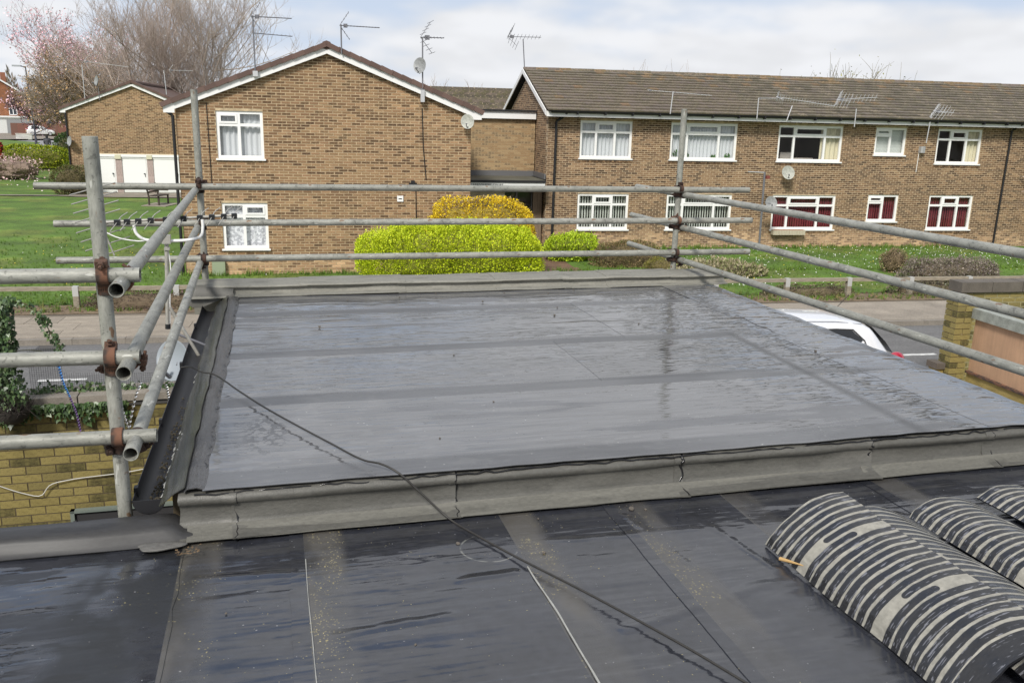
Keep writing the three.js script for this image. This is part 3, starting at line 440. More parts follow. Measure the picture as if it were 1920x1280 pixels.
// ---------- link block between the two houses, with porch ----------
const lnk = thing('link_block', 'pale brick stairwell link with white fascia and porch between the houses', 'building', [4.95, 0, -29.8]);
{
  brickWall(lnk, { at: [0, 0, -29.8], x0: 3.4, x1: 6.47, y0: 2.0, y1: 4.1, pal: 'pale', mortar: std({ map: rep(speck, 1.5), color: lin(0.5, 0.38, 0.22) }), seed: 51, parts: [4.1, 6.4, 2.2, 4.1], max: 280, joint: 0.012, course: 0.072, pitch: 0.225 });
  part(lnk, 'lower_wall', box(3.4, 5.08, -0.1, 1.93, -27.85, -27.65), std({ map: rep(speck, 1), color: lin(0.46, 0.40, 0.26) }));
  part(lnk, 'side_wall', box(3.39, 3.6, -0.1, 4.1, -33, -28.5), std({ color: lin(0.3, 0.22, 0.13) }));
  part(lnk, 'fascia', box(3.42, 6.46, 4.1, 4.33, -29.72, -29.66), timberWhite);
  part(lnk, 'roof_edge', box(3.42, 6.47, 4.33, 4.39, -33, -29.6), gutterBlack);
  const felt = std({ map: rep(speck, 0.9), color: lin(0.13, 0.13, 0.10), roughness: 0.7 });
  part(lnk, 'porch_roof', [box(3.42, 6.35, 2.18, 2.23, -29.79, -27.5)], felt);
  part(lnk, 'porch_flashing', [box(3.42, 6.46, 2.23, 2.4, -29.79, -29.74), box(6.42, 6.47, 2.23, 2.4, -29.74, -28.02)], std({ color: lin(0.12, 0.12, 0.125), roughness: 0.6 }));
  part(lnk, 'porch_edge', box(3.42, 6.36, 2.155, 2.225, -27.52, -27.46), gutterBlack);
  const fas = part(lnk, 'porch_fascia', box(3.42, 6.34, 1.93, 2.155, -27.6, -27.49), std({ color: lin(0.7, 0.71, 0.7), roughness: 0.5 }));
  const cv = document.createElement('canvas'); cv.width = 1024; cv.height = 128; const cx = cv.getContext('2d'); cx.fillStyle = '#dcdedb'; cx.fillRect(0, 0, 1024, 128); cx.fillStyle = '#25282b'; cx.font = 'bold 92px sans-serif'; cx.textBaseline = 'middle'; cx.textAlign = 'left'; cx.fillText('AERDOMERS COURT', 20, 68, 985);
  const ct = new THREE.CanvasTexture(cv); ct.colorSpace = THREE.SRGBColorSpace;
  part(fas, 'name_board', new THREE.PlaneGeometry(1.16, 0.15).translate(4.57, 2.075, -27.484), std({ map: ct, roughness: 0.5 }));
  const door = part(lnk, 'door', [box(5.1, 5.13, 0, 1.9, -28.6, -28.5), box(6.12, 6.16, 0, 1.9, -28.6, -28.5), box(5.6, 5.66, 0, 1.9, -28.6, -28.5), box(5.1, 6.16, 1.86, 1.92, -28.6, -28.5)], std({ color: lin(0.18, 0.17, 0.165), roughness: 0.5 }));
  for (const [a, b] of [[5.13, 5.6], [5.66, 6.12]]) part(door, 'pane', new THREE.PlaneGeometry(b - a, 1.86).translate((a + b) / 2, 0.93, -28.55), glass);
  part(lnk, 'hall_interior', [box(3.6, 6.46, -0.1, 2.1, -32.2, -32.1), box(6.4, 6.46, -0.1, 2.05, -32.1, -28.65), box(3.6, 6.4, 2.0, 2.06, -32.1, -29.82)], plaster);
  part(lnk, 'porch_post', box(6.16, 6.46, 0, 2.08, -28.6, -28.4), std({ map: rep(speck, 1), color: lin(0.3, 0.22, 0.15) }));
}
{ // roof of a further terrace seen through the gap
  const t = thing('far_terrace', 'far tiled roof seen in the gap between the two brick houses', 'house', [6, 0, -41]);
  part(t, 'wall', box(-2, 14, -0.1, 4.2, -44, -39.5), std({ color: lin(0.26, 0.18, 0.1) }));
  const mats = [[0.19, 0.16, 0.12], [0.165, 0.14, 0.11], [0.215, 0.175, 0.14]].map((c, i) => std({ map: lichenTex[i], color: lin(c[0] * 2.2, c[1] * 2.2, c[2] * 2.2) }));
  for (let i = 0; i < 11; i++) { const y = 4.2 + i * 0.115, z = -39 - i * 0.26; part(t, 'tile_course', boxM(-2, 14, y, y + 0.13, z - 0.5, z), mats[i % 3]); }
}
// ---------- flat roofs (roof frame) ----------
const NR = 2.53, FR = 2.70;
// far roof: x -0.4..3.8, z -7.1..-3.1 ; near roof: x -1.7..3.7, z -3.3..-1.1
const FX = -0.5, FW = 4.5, FZ = -7.1, FD = 4.0, NX = -1.7, NW = 5.4, NZ = -3.3, ND = 2.2;
const segDist = (x, z, ax, az, bx, bz) => { const dx = bx - ax, dz = bz - az, t = clamp(((x - ax) * dx + (z - az) * dz) / (dx * dx + dz * dz)); return Math.hypot(x - ax - t * dx, z - az - t * dz); };
function roofMaps(w, h, X, W, Z, Dp, f) { // f(x, z) -> [r, g, b, roughness, height]
  const n = w * h, c = new Uint8Array(n * 4), q = new Uint8Array(n * 4), b = new Uint8Array(n * 4);
  for (let j = 0; j < h; j++) for (let i = 0; i < w; i++) {
    const o = (j * w + i) * 4, v = f(X + (i + 0.5) / w * W, Z + (j + 0.5) / h * Dp);
    for (let k = 0; k < 3; k++) c[o + k] = 255 * Math.pow(clamp(v[k]), 1 / 2.2);
    q[o] = q[o + 1] = q[o + 2] = 255 * clamp(v[3]); b[o] = b[o + 1] = b[o + 2] = 255 * clamp(v[4]); c[o + 3] = q[o + 3] = b[o + 3] = 255;
  }
  return [c, q, b].map((d, k) => { const t = new THREE.DataTexture(d, w, h); t.magFilter = THREE.LinearFilter; t.minFilter = THREE.LinearMipmapLinearFilter; t.generateMipmaps = true; t.wrapS = t.wrapT = THREE.ClampToEdgeWrapping; if (!k) t.colorSpace = THREE.SRGBColorSpace; t.needsUpdate = true; return t; });
}
const FSEAM = [-6.83, -6.17, -5.06, -4.16, -3.21];
const farMaps = roofMaps(1536, 1408, FX, FW, FZ, FD, (x, z) => {
  const streak = fbm(x * 1.1 + 3, z * 16 + 9, 4), fine = fbm(x * 5, z * 60, 3), big = fbm(x * 0.8 + 11, z * 1.3 + 4, 4), mid = fbm(x * 3 + 40, z * 6 + 2, 4);
  const wv0 = big * 0.45 + streak * 0.35 + mid * 0.2 + 0.07 * smooth(1.2, 2.6, x) + 0.03, tide = smooth(0.012, 0.0, Math.abs(wv0 - 0.452)) * smooth(0.4, 0.6, fbm(x * 4 + 1, z * 9, 3));
  let wet = smooth(0.43, 0.475, wv0);
  let col = 0.112 + 0.035 * fine + 0.05 * (mid - 0.5) - 0.02 * wet, rgh = lerp(0.5, 0.06, wet) + 0.06 * (streak - 0.5);
  let hgt = 0.5 + 0.12 * (streak - 0.5) + 0.14 * (fbm(x * 3.5 + 2, z * 26, 3) - 0.5) * (0.4 + wet) + 0.14 * (mid - 0.5);
  // dry dull bands beside each lap
  for (const s of FSEAM) { const d = z - s; if (d > -0.16 && d < 0.02) { const k = smooth(-0.16, -0.11, d) * (0.5 + 0.5 * vn(x * 1.4, s * 9)); rgh = lerp(rgh, 0.6, k * 0.9); col *= 1 - 0.25 * k; } }
  // standing water with a crinkled surface along the outer edge
  const wv = fbm(x * 6 + 5, z * 9 + 30, 3), pool = smooth(2.0, 3.1, x + 0.8 * (big - 0.5) + 0.3 * (wv - 0.5)) * smooth(3.72, 3.55, x);
  rgh = lerp(rgh, 0.035, pool * 0.85 * smooth(0.4, 0.55, fbm(x * 2.4, z * 5 + 3, 3)));
  hgt += pool * 0.5 * (fbm(x * 7 + z * 3, z * 20, 3) - 0.5);
  const b2 = smooth(0.06, 0.0, Math.abs(x - 2.86 + 0.035 * (z + 4))) * smooth(-5.4, -5.0, z); rgh = lerp(rgh, 0.45, b2 * 0.8); col *= 1 - 0.35 * b2;
  // scuffed, pitted spots
  const pit = smooth(0.16, 0.05, Math.hypot((x + 0.08) * 1.1, (z + 3.75) * 0.45)) * smooth(0.5, 0.6, fbm(x * 60, z * 60, 2)); rgh = lerp(rgh, 0.5, pit * 0.8); col *= 1 - 0.3 * pit;
  const light = smooth(0.62, 0.72, fbm(x * 14 + 60, z * 40, 3)) * smooth(0.5, 0.62, fbm(x * 0.9 + 4, z * 1.2 + 31, 3)) * 0.025 + 0.015 * tide;   // dried scum and tide lines left by puddles
  const sp = hash2(Math.floor(x * 190), Math.floor(z * 190)); const spk = sp > 0.9994 ? 0.25 : 0; if (sp < 0.001) col *= 0.3;
  return [col * 0.99 + light + spk, col + light + spk, col * 1.05 + light * 0.95 + spk * 0.9, rgh + light * 3, hgt];
});
const NSEAM = [-0.36, 0.06, 0.815, 1.30, 1.78, 2.52];
const nearMaps = roofMaps(2048, 896, NX, NW, NZ, ND, (x, z) => {
  const big = fbm(x * 1.3 + 50, z * 1.6 + 8, 4), streak = fbm(x * 1.6 + 7, z * 11 + 4, 4), mid = fbm(x * 5 + 3, z * 7, 4), fine = fbm(x * 45, z * 45, 3);
  let r = 0.014 + 0.012 * fine + 0.016 * (mid - 0.4), rgh = 0.15 + 0.26 * (big - 0.5) + 0.18 * (streak - 0.5), hgt = 0.5 + 0.40 * (streak - 0.5) + 0.22 * (mid - 0.5);
  let g = r * 1.07, b = r * 1.38;
  const leftWet = smooth(-0.5, -0.75, x + 0.4 * (big - 0.5));
  rgh = lerp(rgh, 0.05, leftWet * 0.9);
  hgt += leftWet * 0.25 * (fbm(x * 2.2, z * 14 + 40, 3) - 0.5);
  // tarry matt patch by the corner and streaks running from it
  const tar = smooth(0.26, 0.1, Math.abs(x + 0.53 + 0.05 * Math.sin(z * 5) + 0.22 * (mid - 0.5))) * smooth(0.38, 0.6, fbm(x * 7 + 9, z * 4, 4) + 0.15);
  rgh = lerp(rgh, 0.5, tar * 0.85); r *= 1 - 0.8 * tar; g *= 1 - 0.8 * tar; b *= 1 - 0.82 * tar;
  const tar2 = smooth(0.56, 0.66, fbm(x * 4.5 + 2, z * 17 + 70, 4)) * smooth(-0.3, -0.6, x); rgh = lerp(rgh, 0.6, tar2 * 0.7); r *= 1 - 0.6 * tar2; g *= 1 - 0.6 * tar2; b *= 1 - 0.6 * tar2;
  // dusty bands right of each lap with yellow grit
  let dust = 0; for (const s of NSEAM) { const d = x - s; if (d > -0.01 && d < 0.15) dust = Math.max(dust, smooth(0.15, 0.1, d) * (0.35 + 0.65 * smooth(0.35, 0.6, fbm(x * 7, z * 3 + s * 10, 3))) * (s < 1 ? 1 : 0.6)); }
  rgh = lerp(rgh, 0.55, dust * 0.75); r += 0.05 * dust; g += 0.043 * dust; b += 0.028 * dust;
  const cell = 330, h1 = hash2(Math.floor(x * cell) + 900, Math.floor(z * cell) + 77), grit = smooth(0.45, 0.7, fbm(x * 9 + 1, z * 5, 3)) * (0.003 + 0.055 * dust);
  if (h1 < grit && x > -0.6 && x < 1.4) { const k = 0.5 + vn(x * 300, z * 300); r += 0.28 * k; g += 0.23 * k; b += 0.08 * k; rgh = 0.8; }
  const h2 = hash2(Math.floor(x * 330) + 17, Math.floor(z * 330) + 5); if (h2 > 0.9993) { r += 0.2; g += 0.2; b += 0.2; rgh = 0.8; }
  // chalk ring and the pale sealant line
  const cr = Math.abs(Math.hypot((x - 0.705) / 0.105, (z + 2.845) / 0.105) - 1); const ch = smooth(0.045, 0.015, cr) * smooth(0.42, 0.6, fbm(x * 22, z * 22, 3)) * 0.42; r += 0.3 * ch; g += 0.3 * ch; b += 0.26 * ch;
  // long wrinkles
  for (const [ax, az, bx, bz, w] of [[0.3, -2.62, 0.75, -2.66, 0.008], [0.95, -2.86, 2.4, -2.78, 0.01], [1.0, -2.25, 1.7, -2.42, 0.012], [-0.3, -2.85, 0.0, -2.82, 0.01], [0.12, -2.4, 0.6, -2.45, 0.01], [1.3, -3.0, 1.42, -2.3, 0.008], [1.55, -3.02, 1.66, -2.5, 0.008]]) { const zz = z + 0.03 * (fbm(x * 5 + ax * 9, 4, 3) - 0.5), d = segDist(x, zz, ax, az, bx, bz); if (d < w * 3.5) hgt += 0.22 * smooth(w * 3.5, 0, d) * smooth(0.3, 0.6, fbm(x * 6 + az, z * 3, 3)); }
  return [r, g, b, rgh, hgt];
});
const feltFar = new THREE.MeshPhysicalMaterial({ ior: 1.78, map: farMaps[0], roughnessMap: farMaps[1], roughness: 1, bumpMap: farMaps[2], bumpScale: 0.012, side: THREE.DoubleSide });
const feltNear = new THREE.MeshPhysicalMaterial({ ior: 1.72, map: nearMaps[0], roughnessMap: nearMaps[1], roughness: 1, bumpMap: nearMaps[2], bumpScale: 0.022, side: THREE.DoubleSide });
const feltTex = tex(1024, 512, (u, v, p) => { const a = tfbm(u, v, 5, 5), b = tfbm(u, v, 90, 2), c = tfbm(u, v, 4, 4, 1, 6), st = smooth(0.6, 0.74, tfbm(u, v, 9, 4)); const k = 0.64 + 0.26 * (a - 0.5) + 0.22 * (b - 0.5) + 0.28 * (c - 0.5) - 0.12 * st; p[0] = k; p[1] = k * 0.985; p[2] = k * 0.92; });
const feltGrey = std({ map: rep(feltTex, 0.8, 2), color: lin(0.145, 0.143, 0.136), bumpMap: rep(grain, 3), bumpScale: 0.001, roughness: 0.5 });
const feltPale = std({ map: rep(feltTex, 0.8, 2), color: lin(0.33, 0.325, 0.30), bumpMap: rep(grain, 3), bumpScale: 0.001, roughness: 0.75 });
const feltFoot = std({ map: rep(feltTex, 0.8, 2), color: lin(0.195, 0.192, 0.178), bumpMap: rep(grain, 3), bumpScale: 0.001, roughness: 0.7 });
const bitumen = std({ color: lin(0.012, 0.012, 0.013), roughness: 0.22 });
function felt(x0, x1, z0, z1, y, h, T, th = 0.003, jag = 0.006) {
  const nx = Math.max(2, Math.ceil((x1 - x0) / 0.05)), nz = Math.max(2, Math.ceil((z1 - z0) / 0.05)), rows = [];
  for (let i = 0; i <= nz; i++) { const r = []; for (let j = 0; j <= nx; j++) { let x = lerp(x0, x1, j / nx), z = lerp(z0, z1, i / nz); if (i === nz || i === 0) z += jag * (vn(x * 9, y * 900 + z0 * 10) - 0.5) * 2; if (j === 0 || j === nx) x += jag * (vn(z * 9, x0 * 31) - 0.5) * 2; r.push([x, y + h(x, z), z]); } rows.push(r); }
  return sheet(rows, (i, j, p) => [(p[0] - T[0]) / T[1], (p[2] - T[2]) / T[3]], th);
}
const hF = (x, z) => 0.012 * (fbm(x * 1.1 + 5, z * 1.1 + 9, 3) - 0.5) + 0.003 * (fbm(x * 2 + 3, z * 9, 2) - 0.5);
const hN = (x, z) => 0.016 * (fbm(x * 1.4 + 25, z * 1.4 + 3, 3) - 0.5) + 0.005 * (fbm(x * 3 + 3, z * 8, 3) - 0.5);
const far = thing('flat_roof_garage', 'raised flat roof covered in wet grey felt with upturned kerbs', 'building', [1.7, 0, -5.1], { roof: true });
const TF = [FX, FW, FZ, FD];
const tone = k => { const m = feltFar.clone(); m.color.setRGB(k, k, k); return m; };
part(far, 'felt_sheet', felt(-0.31, 3.34, -6.86, -6.17, FR, hF, TF), tone(1.0));
part(far, 'felt_sheet', felt(-0.32, 2.22, -6.25, -5.06, FR + 0.0015, hF, TF), tone(0.78));
part(far, 'felt_sheet', felt(2.16, 3.34, -6.27, -5.05, FR + 0.003, hF, TF), tone(1.0));
part(far, 'felt_sheet', felt(-0.31, 1.72, -5.14, -4.16, FR + 0.0045, hF, TF), tone(0.95));
part(far, 'felt_sheet', felt(1.66, 3.34, -5.13, -4.15, FR + 0.006, hF, TF), tone(0.8));
part(far, 'felt_sheet', felt(-0.30, 3.34, -4.24, -3.185, FR + 0.0075, (x, z) => hF(x, z), TF), feltFar);
for (const [a, b, lift] of [[-6.87, -5.62, 0.0045], [-5.68, -4.86, 0.006], [-4.92, -4.1, 0.0075], [-4.16, -3.2, 0.0088]].map(q => q)) part(far, 'edge_sheet', felt(3.2 + 0.03 * Math.sin(a * 3), 3.68, a, Math.min(b + 0.05, -3.186), FR + lift, (x, z) => hF(x, z) - 0.012 * smooth(3.5, 3.68, x), TF, 0.002, 0.02), feltFar);

// far kerb in lapped lengths
const wob = (t, s) => 0.012 * (vn(t * 3.1 + s, s * 3) - 0.5);
const kerbF = [[-6.83, 2.708], [-6.875, 2.714], [-6.9, 2.722], [-6.913, 2.74], [-6.915, 2.758], [-6.893, 2.765], [-6.893, 2.775], [-6.905, 2.783], [-7.05, 2.788], [-7.2, 2.786], [-7.228, 2.775], [-7.232, 2.72], [-7.232, 2.5]];
[[-0.65, 0.22], [0.16, 0.98], [0.92, 1.78], [1.72, 2.36], [2.3, 2.75], [2.69, 3.34], [3.28, 3.8]].forEach(([a, b], i) => part(far, 'kerb_felt', sweep(kerbF, a, b, 16, (t, z, y) => { const lift = 0.004 * (i % 2) + (t > b - 0.05 ? 0.003 : 0); return [t, y + lift + wob(t, z * 4) * 0.6, z + wob(t, y * 9)]; }, 0.005), feltPale));
// loose flap of felt over the far corner by the gutter
part(far, 'kerb_flap', sheet([[-0.655, 2.785, 2.70, 2.645], [-0.62, 2.786, 2.69, 2.628], [-0.56, 2.786, 2.70, 2.632], [-0.48, 2.782, 2.715, 2.668], [-0.40, 2.772, 2.73, 2.70], [-0.33, 2.765, 2.74, 2.714]].map(([x, a, b, c], k) => [[x, a, -6.93], [x, a - 0.012, -6.888], [x - 0.004, b, -6.872 + 0.006 * (k % 2)], [x + 0.004, c, -6.862]]), (i, j) => [i * 0.07, j * 0.05], 0.005), feltGrey);
part(far, 'kerb_flap', sheet([[[-0.655, 2.784, -7.2], [-0.657, 2.786, -7.05], [-0.655, 2.784, -6.93]], [[-0.665, 2.74, -7.19], [-0.667, 2.735, -7.05], [-0.66, 2.73, -6.9]], [[-0.66, 2.67, -7.17], [-0.662, 2.66, -7.04], [-0.656, 2.65, -6.87]]], (i, j) => [j * 0.15, i * 0.06], 0.005), feltGrey);
// upstand toward the nearer roof
const up = [[-3.25, 2.688], [-3.215, 2.688], [-3.197, 2.684], [-3.184, 2.67], [-3.183, 2.657], [-3.197, 2.648], [-3.198, 2.62], [-3.192, 2.585], [-3.182, 2.565], [-3.158, 2.552], [-3.13, 2.545], [-3.105, 2.541]];
[[-0.385, -0.18], [-0.2, 0.65], [0.62, 1.63], [1.59, 2.56], [2.51, 3.22], [3.17, 3.8]].forEach(([a, b], i) => part(far, 'upstand_felt', sweep(up, a, b, 22, (t, z, y) => { const e = smooth(b - 0.06, b, t) * 0.008; return [t + 0.01 * (vn(y * 30, i) - 0.5), y + (i % 2) * 0.003, z + wob(t * 1.6, y * 6 + i) * 1.3 + (i % 2) * 0.004 + e]; }, 0.005), feltGrey));
[[-0.36, 0.66], [0.6, 1.64], [1.58, 2.57], [2.5, 3.78]].forEach(([a, b], i) => part(far, 'foot_felt', sweep([[-3.182, 2.57], [-3.168, 2.558], [-3.15, 2.55], [-3.13, 2.544], [-3.108, 2.5395]], a, b, 24, (t, z, y) => [t, y + 0.004 + 0.0015 * (i % 2), z + 0.009 + wob(t * 1.6, y * 6 + i) * 0.6 + (z > -3.1 ? 0.012 * (vn(t * 5, i * 3) - 0.5) : 0)], 0.002), feltFoot));
{ // beads of bitumen squeezed out of the top lap and down the joints
  const r = rngOf(17), bead = (f, n, rr, seg) => { const pts = []; for (let i = 0; i <= n; i++) pts.push(f(i / n)); return new THREE.TubeGeometry(new THREE.CatmullRomCurve3(pts), seg, rr, 5, false); };
  part(far, 'bitumen_bead', bead(t => V(lerp(-0.33, 3.7, t), 2.689 + (r() - 0.5) * 0.011, -3.186 + (r() - 0.5) * 0.006), 110, 0.0042, 460), bitumen);
  for (const x of [-0.185, 0.645, 1.625, 2.555, 3.215]) part(far, 'bitumen_bead', bead(t => { const k = t * (up.length - 2) + 1, i = Math.min(Math.floor(k), up.length - 2), q = k - i; return V(x + (r() - 0.5) * 0.014, lerp(up[i][1], up[i + 1][1], q) + 0.003, lerp(up[i][0], up[i + 1][0], q) + 0.008); }, 14, 0.0065, 60), bitumen);
  part(far, 'bitumen_bead', bead(t => V(-0.305 + (r() - 0.5) * 0.02, 2.706 + (r() - 0.5) * 0.006, lerp(-3.25, -6.8, t)), 120, 0.0045, 400), bitumen);
}
// gutter side: bonded edge strip, mossy sloping skirt, trough
const skirtMat = std({ map: tex(512, 1024, (u, v, p) => { const n = fbm(u * 5 + 2, v * 16, 5), m = smooth(0.42, 0.62, fbm(u * 3 + 9, v * 7 + u * 4, 4)), f = fbm(u * 30, v * 70, 2); const k = 0.5 + 0.6 * n + 0.3 * (f - 0.5); p[0] = lerp(0.085, 0.04, m) * k; p[1] = lerp(0.085, 0.039, m) * k; p[2] = lerp(0.078, 0.018, m) * k; }, { srgb: true }), bumpMap: rep(grain, 2, 6), bumpScale: 0.004, roughness: 0.2 });
const along = (prof, a, b, n, jit = 0.006) => sheet(Array.from({ length: n + 1 }, (_, i) => { const z = lerp(a, b, i / n); return prof.map(([x, y], j) => [x + jit * (vn(z * 8, j * 7) - 0.5) * 2, y + jit * 0.5 * (vn(z * 6 + 40, j * 3) - 0.5), z]); }), (i, j) => [j / (prof.length - 1), (lerp(a, b, i / n) + 7) / 4], 0.004);
part(far, 'edge_strip', along([[-0.37, 2.70], [-0.355, 2.714], [-0.325, 2.717], [-0.288, 2.706]], -6.84, -3.192, 60, 0.007), std({ map: rep(feltTex, 2, 8), color: lin(0.10, 0.10, 0.11), bumpMap: rep(grain, 1, 5), bumpScale: 0.004, roughness: 0.14 }));
part(far, 'skirt_felt', along([[-0.365, 2.715], [-0.40, 2.695], [-0.43, 2.67], [-0.455, 2.65]], -6.86, -3.2, 50), skirtMat);
{
  const prof = []; for (let i = 0; i <= 10; i++) { const a = Math.PI * (1 + i / 10); prof.push([-0.5 + 0.056 * Math.cos(a), 2.645 + 0.056 * Math.sin(a)]); }
  const gut = part(far, 'gutter', sheet(Array.from({ length: 24 }, (_, i) => { const z = lerp(-6.9, -3.28, i / 23); return prof.map(([x, y]) => [x + 0.006 * (vn(z * 2, 3) - 0.5), y, z]); }), (i, j) => [j / 10, i], 0.003), gutterBlack);
  part(gut, 'end_cap', sheet([prof.map(([x, y]) => [x, y, -3.281]), prof.map(([x]) => [x, 2.645, -3.281])], (i, j) => [i, j], 0.003), gutterBlack);
  const r = rngOf(4), L = []; for (let i = 0; i < 60; i++) { const z = -5.1 + 1.8 * r(); L.push(rod(V(-0.468 + 0.01 * r(), 2.63, z), V(-0.44 + 0.01 * r(), 2.665, z - 0.03), 0.003, 4)); } part(gut, 'leaf_guard_bristles', L, std({ color: lin(0.35, 0.35, 0.33), roughness: 0.4 }), { stuff: true });
  const mud = []; for (let i = 0; i < 160; i++) { const s = 0.002 + 0.005 * r(), g = new THREE.IcosahedronGeometry(s, 0); g.translate(-0.49 + (r() - 0.5) * 0.04, 2.6 + 0.006 * r(), -3.3 - 1.5 * r() * r()); mud.push(g); } part(gut, 'silt', mud, std({ color: lin(0.05, 0.042, 0.028), roughness: 0.9 }), { stuff: true });
  for (const z of [-6.2, -5.2, -4.2, -3.4]) part(gut, 'bracket', box(-0.565, -0.55, 2.6, 2.66, z, z + 0.03), gutterBlack);
}
// walls under the far roof
{
  part(far, 'wall', [box(-0.42, 3.68, -0.05, 2.66, -7.1, -6.98), box(-0.42, -0.3, -0.05, 2.66, -6.98, -3.3), box(3.56, 3.68, -0.05, 2.66, -6.98, -3.3), box(-0.3, 3.56, 2.5, 2.64, -6.98, -3.25)], mortarDark);
  const mats = brickMats('yellow', PAL.yellow), r = rngOf(61), o = [1.7, 0, -5.1];
  for (let row = 0; row < 12; row++) for (const [x, z, sx, sz] of [[-0.43, -7.0 - (row % 2) * 0.05, 0.03, 0.215], [-0.33, -7.11, 0.2, 0.03]]) { const m = shade(new THREE.Mesh(unitBox, mats[Math.floor(r() * mats.length)])); m.name = 'brick'; m.scale.set(sx, 0.061, sz); m.position.set(x - o[0], 2.58 - row * 0.072, z - o[2]); far.add(m); }
}
// ---------- nearer roof ----------
const near = thing('flat_roof_building', 'low flat roof of dark blue-black felt strips with chalk ring', 'building', [1, 0, -1.4], { roof: true });
const TN = [NX, NW, NZ, ND];
const xs = [-3.2, -0.72, -0.36, 0.06, 0.815, 1.30, 1.78, 2.52, 3.5, 5.2];
for (let i = 0; i < xs.length - 1; i++) part(near, 'felt_sheet', felt(xs[i] - 0.06, xs[i + 1], -3.16, 0.9, NR + (i % 2 ? 0.003 : 0), (x, z) => hN(x, z), TN, 0.005, 0.006), feltNear);

{
  const r = rngOf(31), strip = (x, z0, z1, w, mat, y) => { const n = 40, rows = []; for (let i = 0; i <= n; i++) { const z = lerp(z0, z1, i / n), c = x + 0.02 * (vn(z * 3, x * 9) - 0.5), ww = w * (0.6 + 0.8 * vn(z * 14, x * 5 + 3)); rows.push([[c - ww, NR + y + hN(c, z), z], [c + ww, NR + y + hN(c, z), z]]); } return sheet(rows, (i, j) => [j, i * 0.1], 0.002); };
  const seal = std({ map: rep(speck, 1, 3), color: lin(0.42, 0.42, 0.39), roughness: 0.7 });
  part(near, 'sealant_line', strip(0.812, -2.68, -1.0, 0.0026, seal, 0.0075), seal);
  part(near, 'sealant_line', strip(0.058, -2.9, -1.2, 0.0012, seal, 0.0075), seal); void r;
}
const kerbN = [[-3.105, 2.5345], [-3.125, 2.545], [-3.14, 2.57], [-3.16, 2.588], [-3.21, 2.594], [-3.245, 2.596], [-3.262, 2.57], [-3.262, 2.3]];
[[-3.2, -1.3], [-1.36, -0.34]].forEach(([a, b], i) => part(near, 'kerb_felt', sweep(kerbN, a, b, 30, (t, z, y) => { const e = smooth(-0.42, -0.36, t); return [t, y - e * 0.035 * smooth(2.54, 2.6, y) + i * 0.004, z + wob(t, y * 11) * 1.6]; }, 0.005), std({ map: rep(feltTex, 0.7, 2), color: lin(0.055, 0.055, 0.06), roughness: 0.5 })));
part(near, 'wall', [box(-3.2, 5, -0.05, 2.5, -3.2, -3.06), box(-3.2, -3.05, -0.05, 2.5, -3.06, 0.9), box(4.9, 5.05, -0.05, 2.5, -3.06, 0.9), box(-3.2, 5, -0.05, 2.5, 0.85, 1)], mortarDark);
part(near, 'corner_mortar', (() => { const g = new THREE.IcosahedronGeometry(0.07, 3), p = g.attributes.position; for (let i = 0; i < p.count; i++) { const k = 0.8 + 0.5 * vn(p.getX(i) * 30 + 9, p.getZ(i) * 30); p.setXYZ(i, p.getX(i) * k * 1.1, p.getY(i) * 0.14, p.getZ(i) * k * 0.42); } g.computeVertexNormals(); g.translate(-0.45, 2.546, -3.09); return g; })(), std({ map: rep(speck, 2), color: lin(0.15, 0.145, 0.135), roughness: 0.6 }));
// ---------- curled strips of torch-on felt ----------
const curlTex = seed => { // underside print: dark bitumen bars on pale sand, running across the strip
  const r = rngOf(seed), W = 512, H = 1024, bars = []; for (let i = 0; i < 25; i++) { const c = (i + 0.5) / 25 + (r() - 0.5) * 0.004; const j = (i + seed) % 10, a = j === 8 ? 0.4 + 0.1 * r() : -1, b = j === 9 ? 0.62 + 0.12 * r() : 2; r(); bars.push([c, 0.013 + 0.0022 * r(), i < 5 ? -1 : a, i < 5 ? 2 : b, i > 22]); }
  const col = [], rg = []; 
  const f = (u, v) => { const i = clamp(Math.floor(v * 25), 0, 24), [c, w, a, b, full] = bars[i]; const wig = 0.003 * (fbm(u * 14 + i * 7, v * 40, 2) - 0.5) + 0.002 * Math.sin(u * 7 + i); let d = Math.abs(v - c + wig); if (full) d = Math.min(d, w * 0.5); const endA = u < a ? 1 : 0, endB = u > b ? 1 : 0; const round = Math.min(a > 0 ? (u - a) * 0.5 : 1, b < 1 ? (b - u) * 0.5 : 1); let k = smooth(w + 0.0012, w - 0.0012, d); if (endA || endB) k = 0; else if (round < w) k *= smooth(w, w - 0.002, Math.hypot(d, w - round)); return k; };
  const t1 = tex(W, H, (u, v, p) => { const k = f(u, v), n = fbm(u * 18, v * 160, 3), scr = smooth(0.66, 0.75, fbm(u * 12 + 3, v * 240 + 8, 3)); const dk = 0.011 + 0.012 * n + 0.13 * scr * k, lt = 0.285 + 0.16 * (fbm(u * 30, v * 60, 3) - 0.5); p[0] = lerp(lt, dk, k); p[1] = lerp(lt * 0.955, dk * 1.02, k); p[2] = lerp(lt * 0.82, dk * 1.16, k); }, { srgb: true, repeat: false });
  const t2 = tex(W, H, (u, v, p) => { const k = f(u, v), n = fbm(u * 16 + 5, v * 60, 3); p[0] = p[1] = p[2] = lerp(0.72, 0.22 + 0.3 * (n - 0.3), k); }, { repeat: false });
  const t3 = tex(W, H, (u, v, p) => { p[0] = p[1] = p[2] = 0.3 + 0.4 * f(u, v) + 0.2 * (fbm(u * 40, v * 90, 2) - 0.5); }, { repeat: false }); void col; void rg;
  return new THREE.MeshStandardMaterial({ map: t1, roughnessMap: t2, roughness: 1, bumpMap: t3, bumpScale: 0.003, side: THREE.DoubleSide });
};
const feltBlack = std({ color: lin(0.014, 0.014, 0.016), roughness: 0.3 });
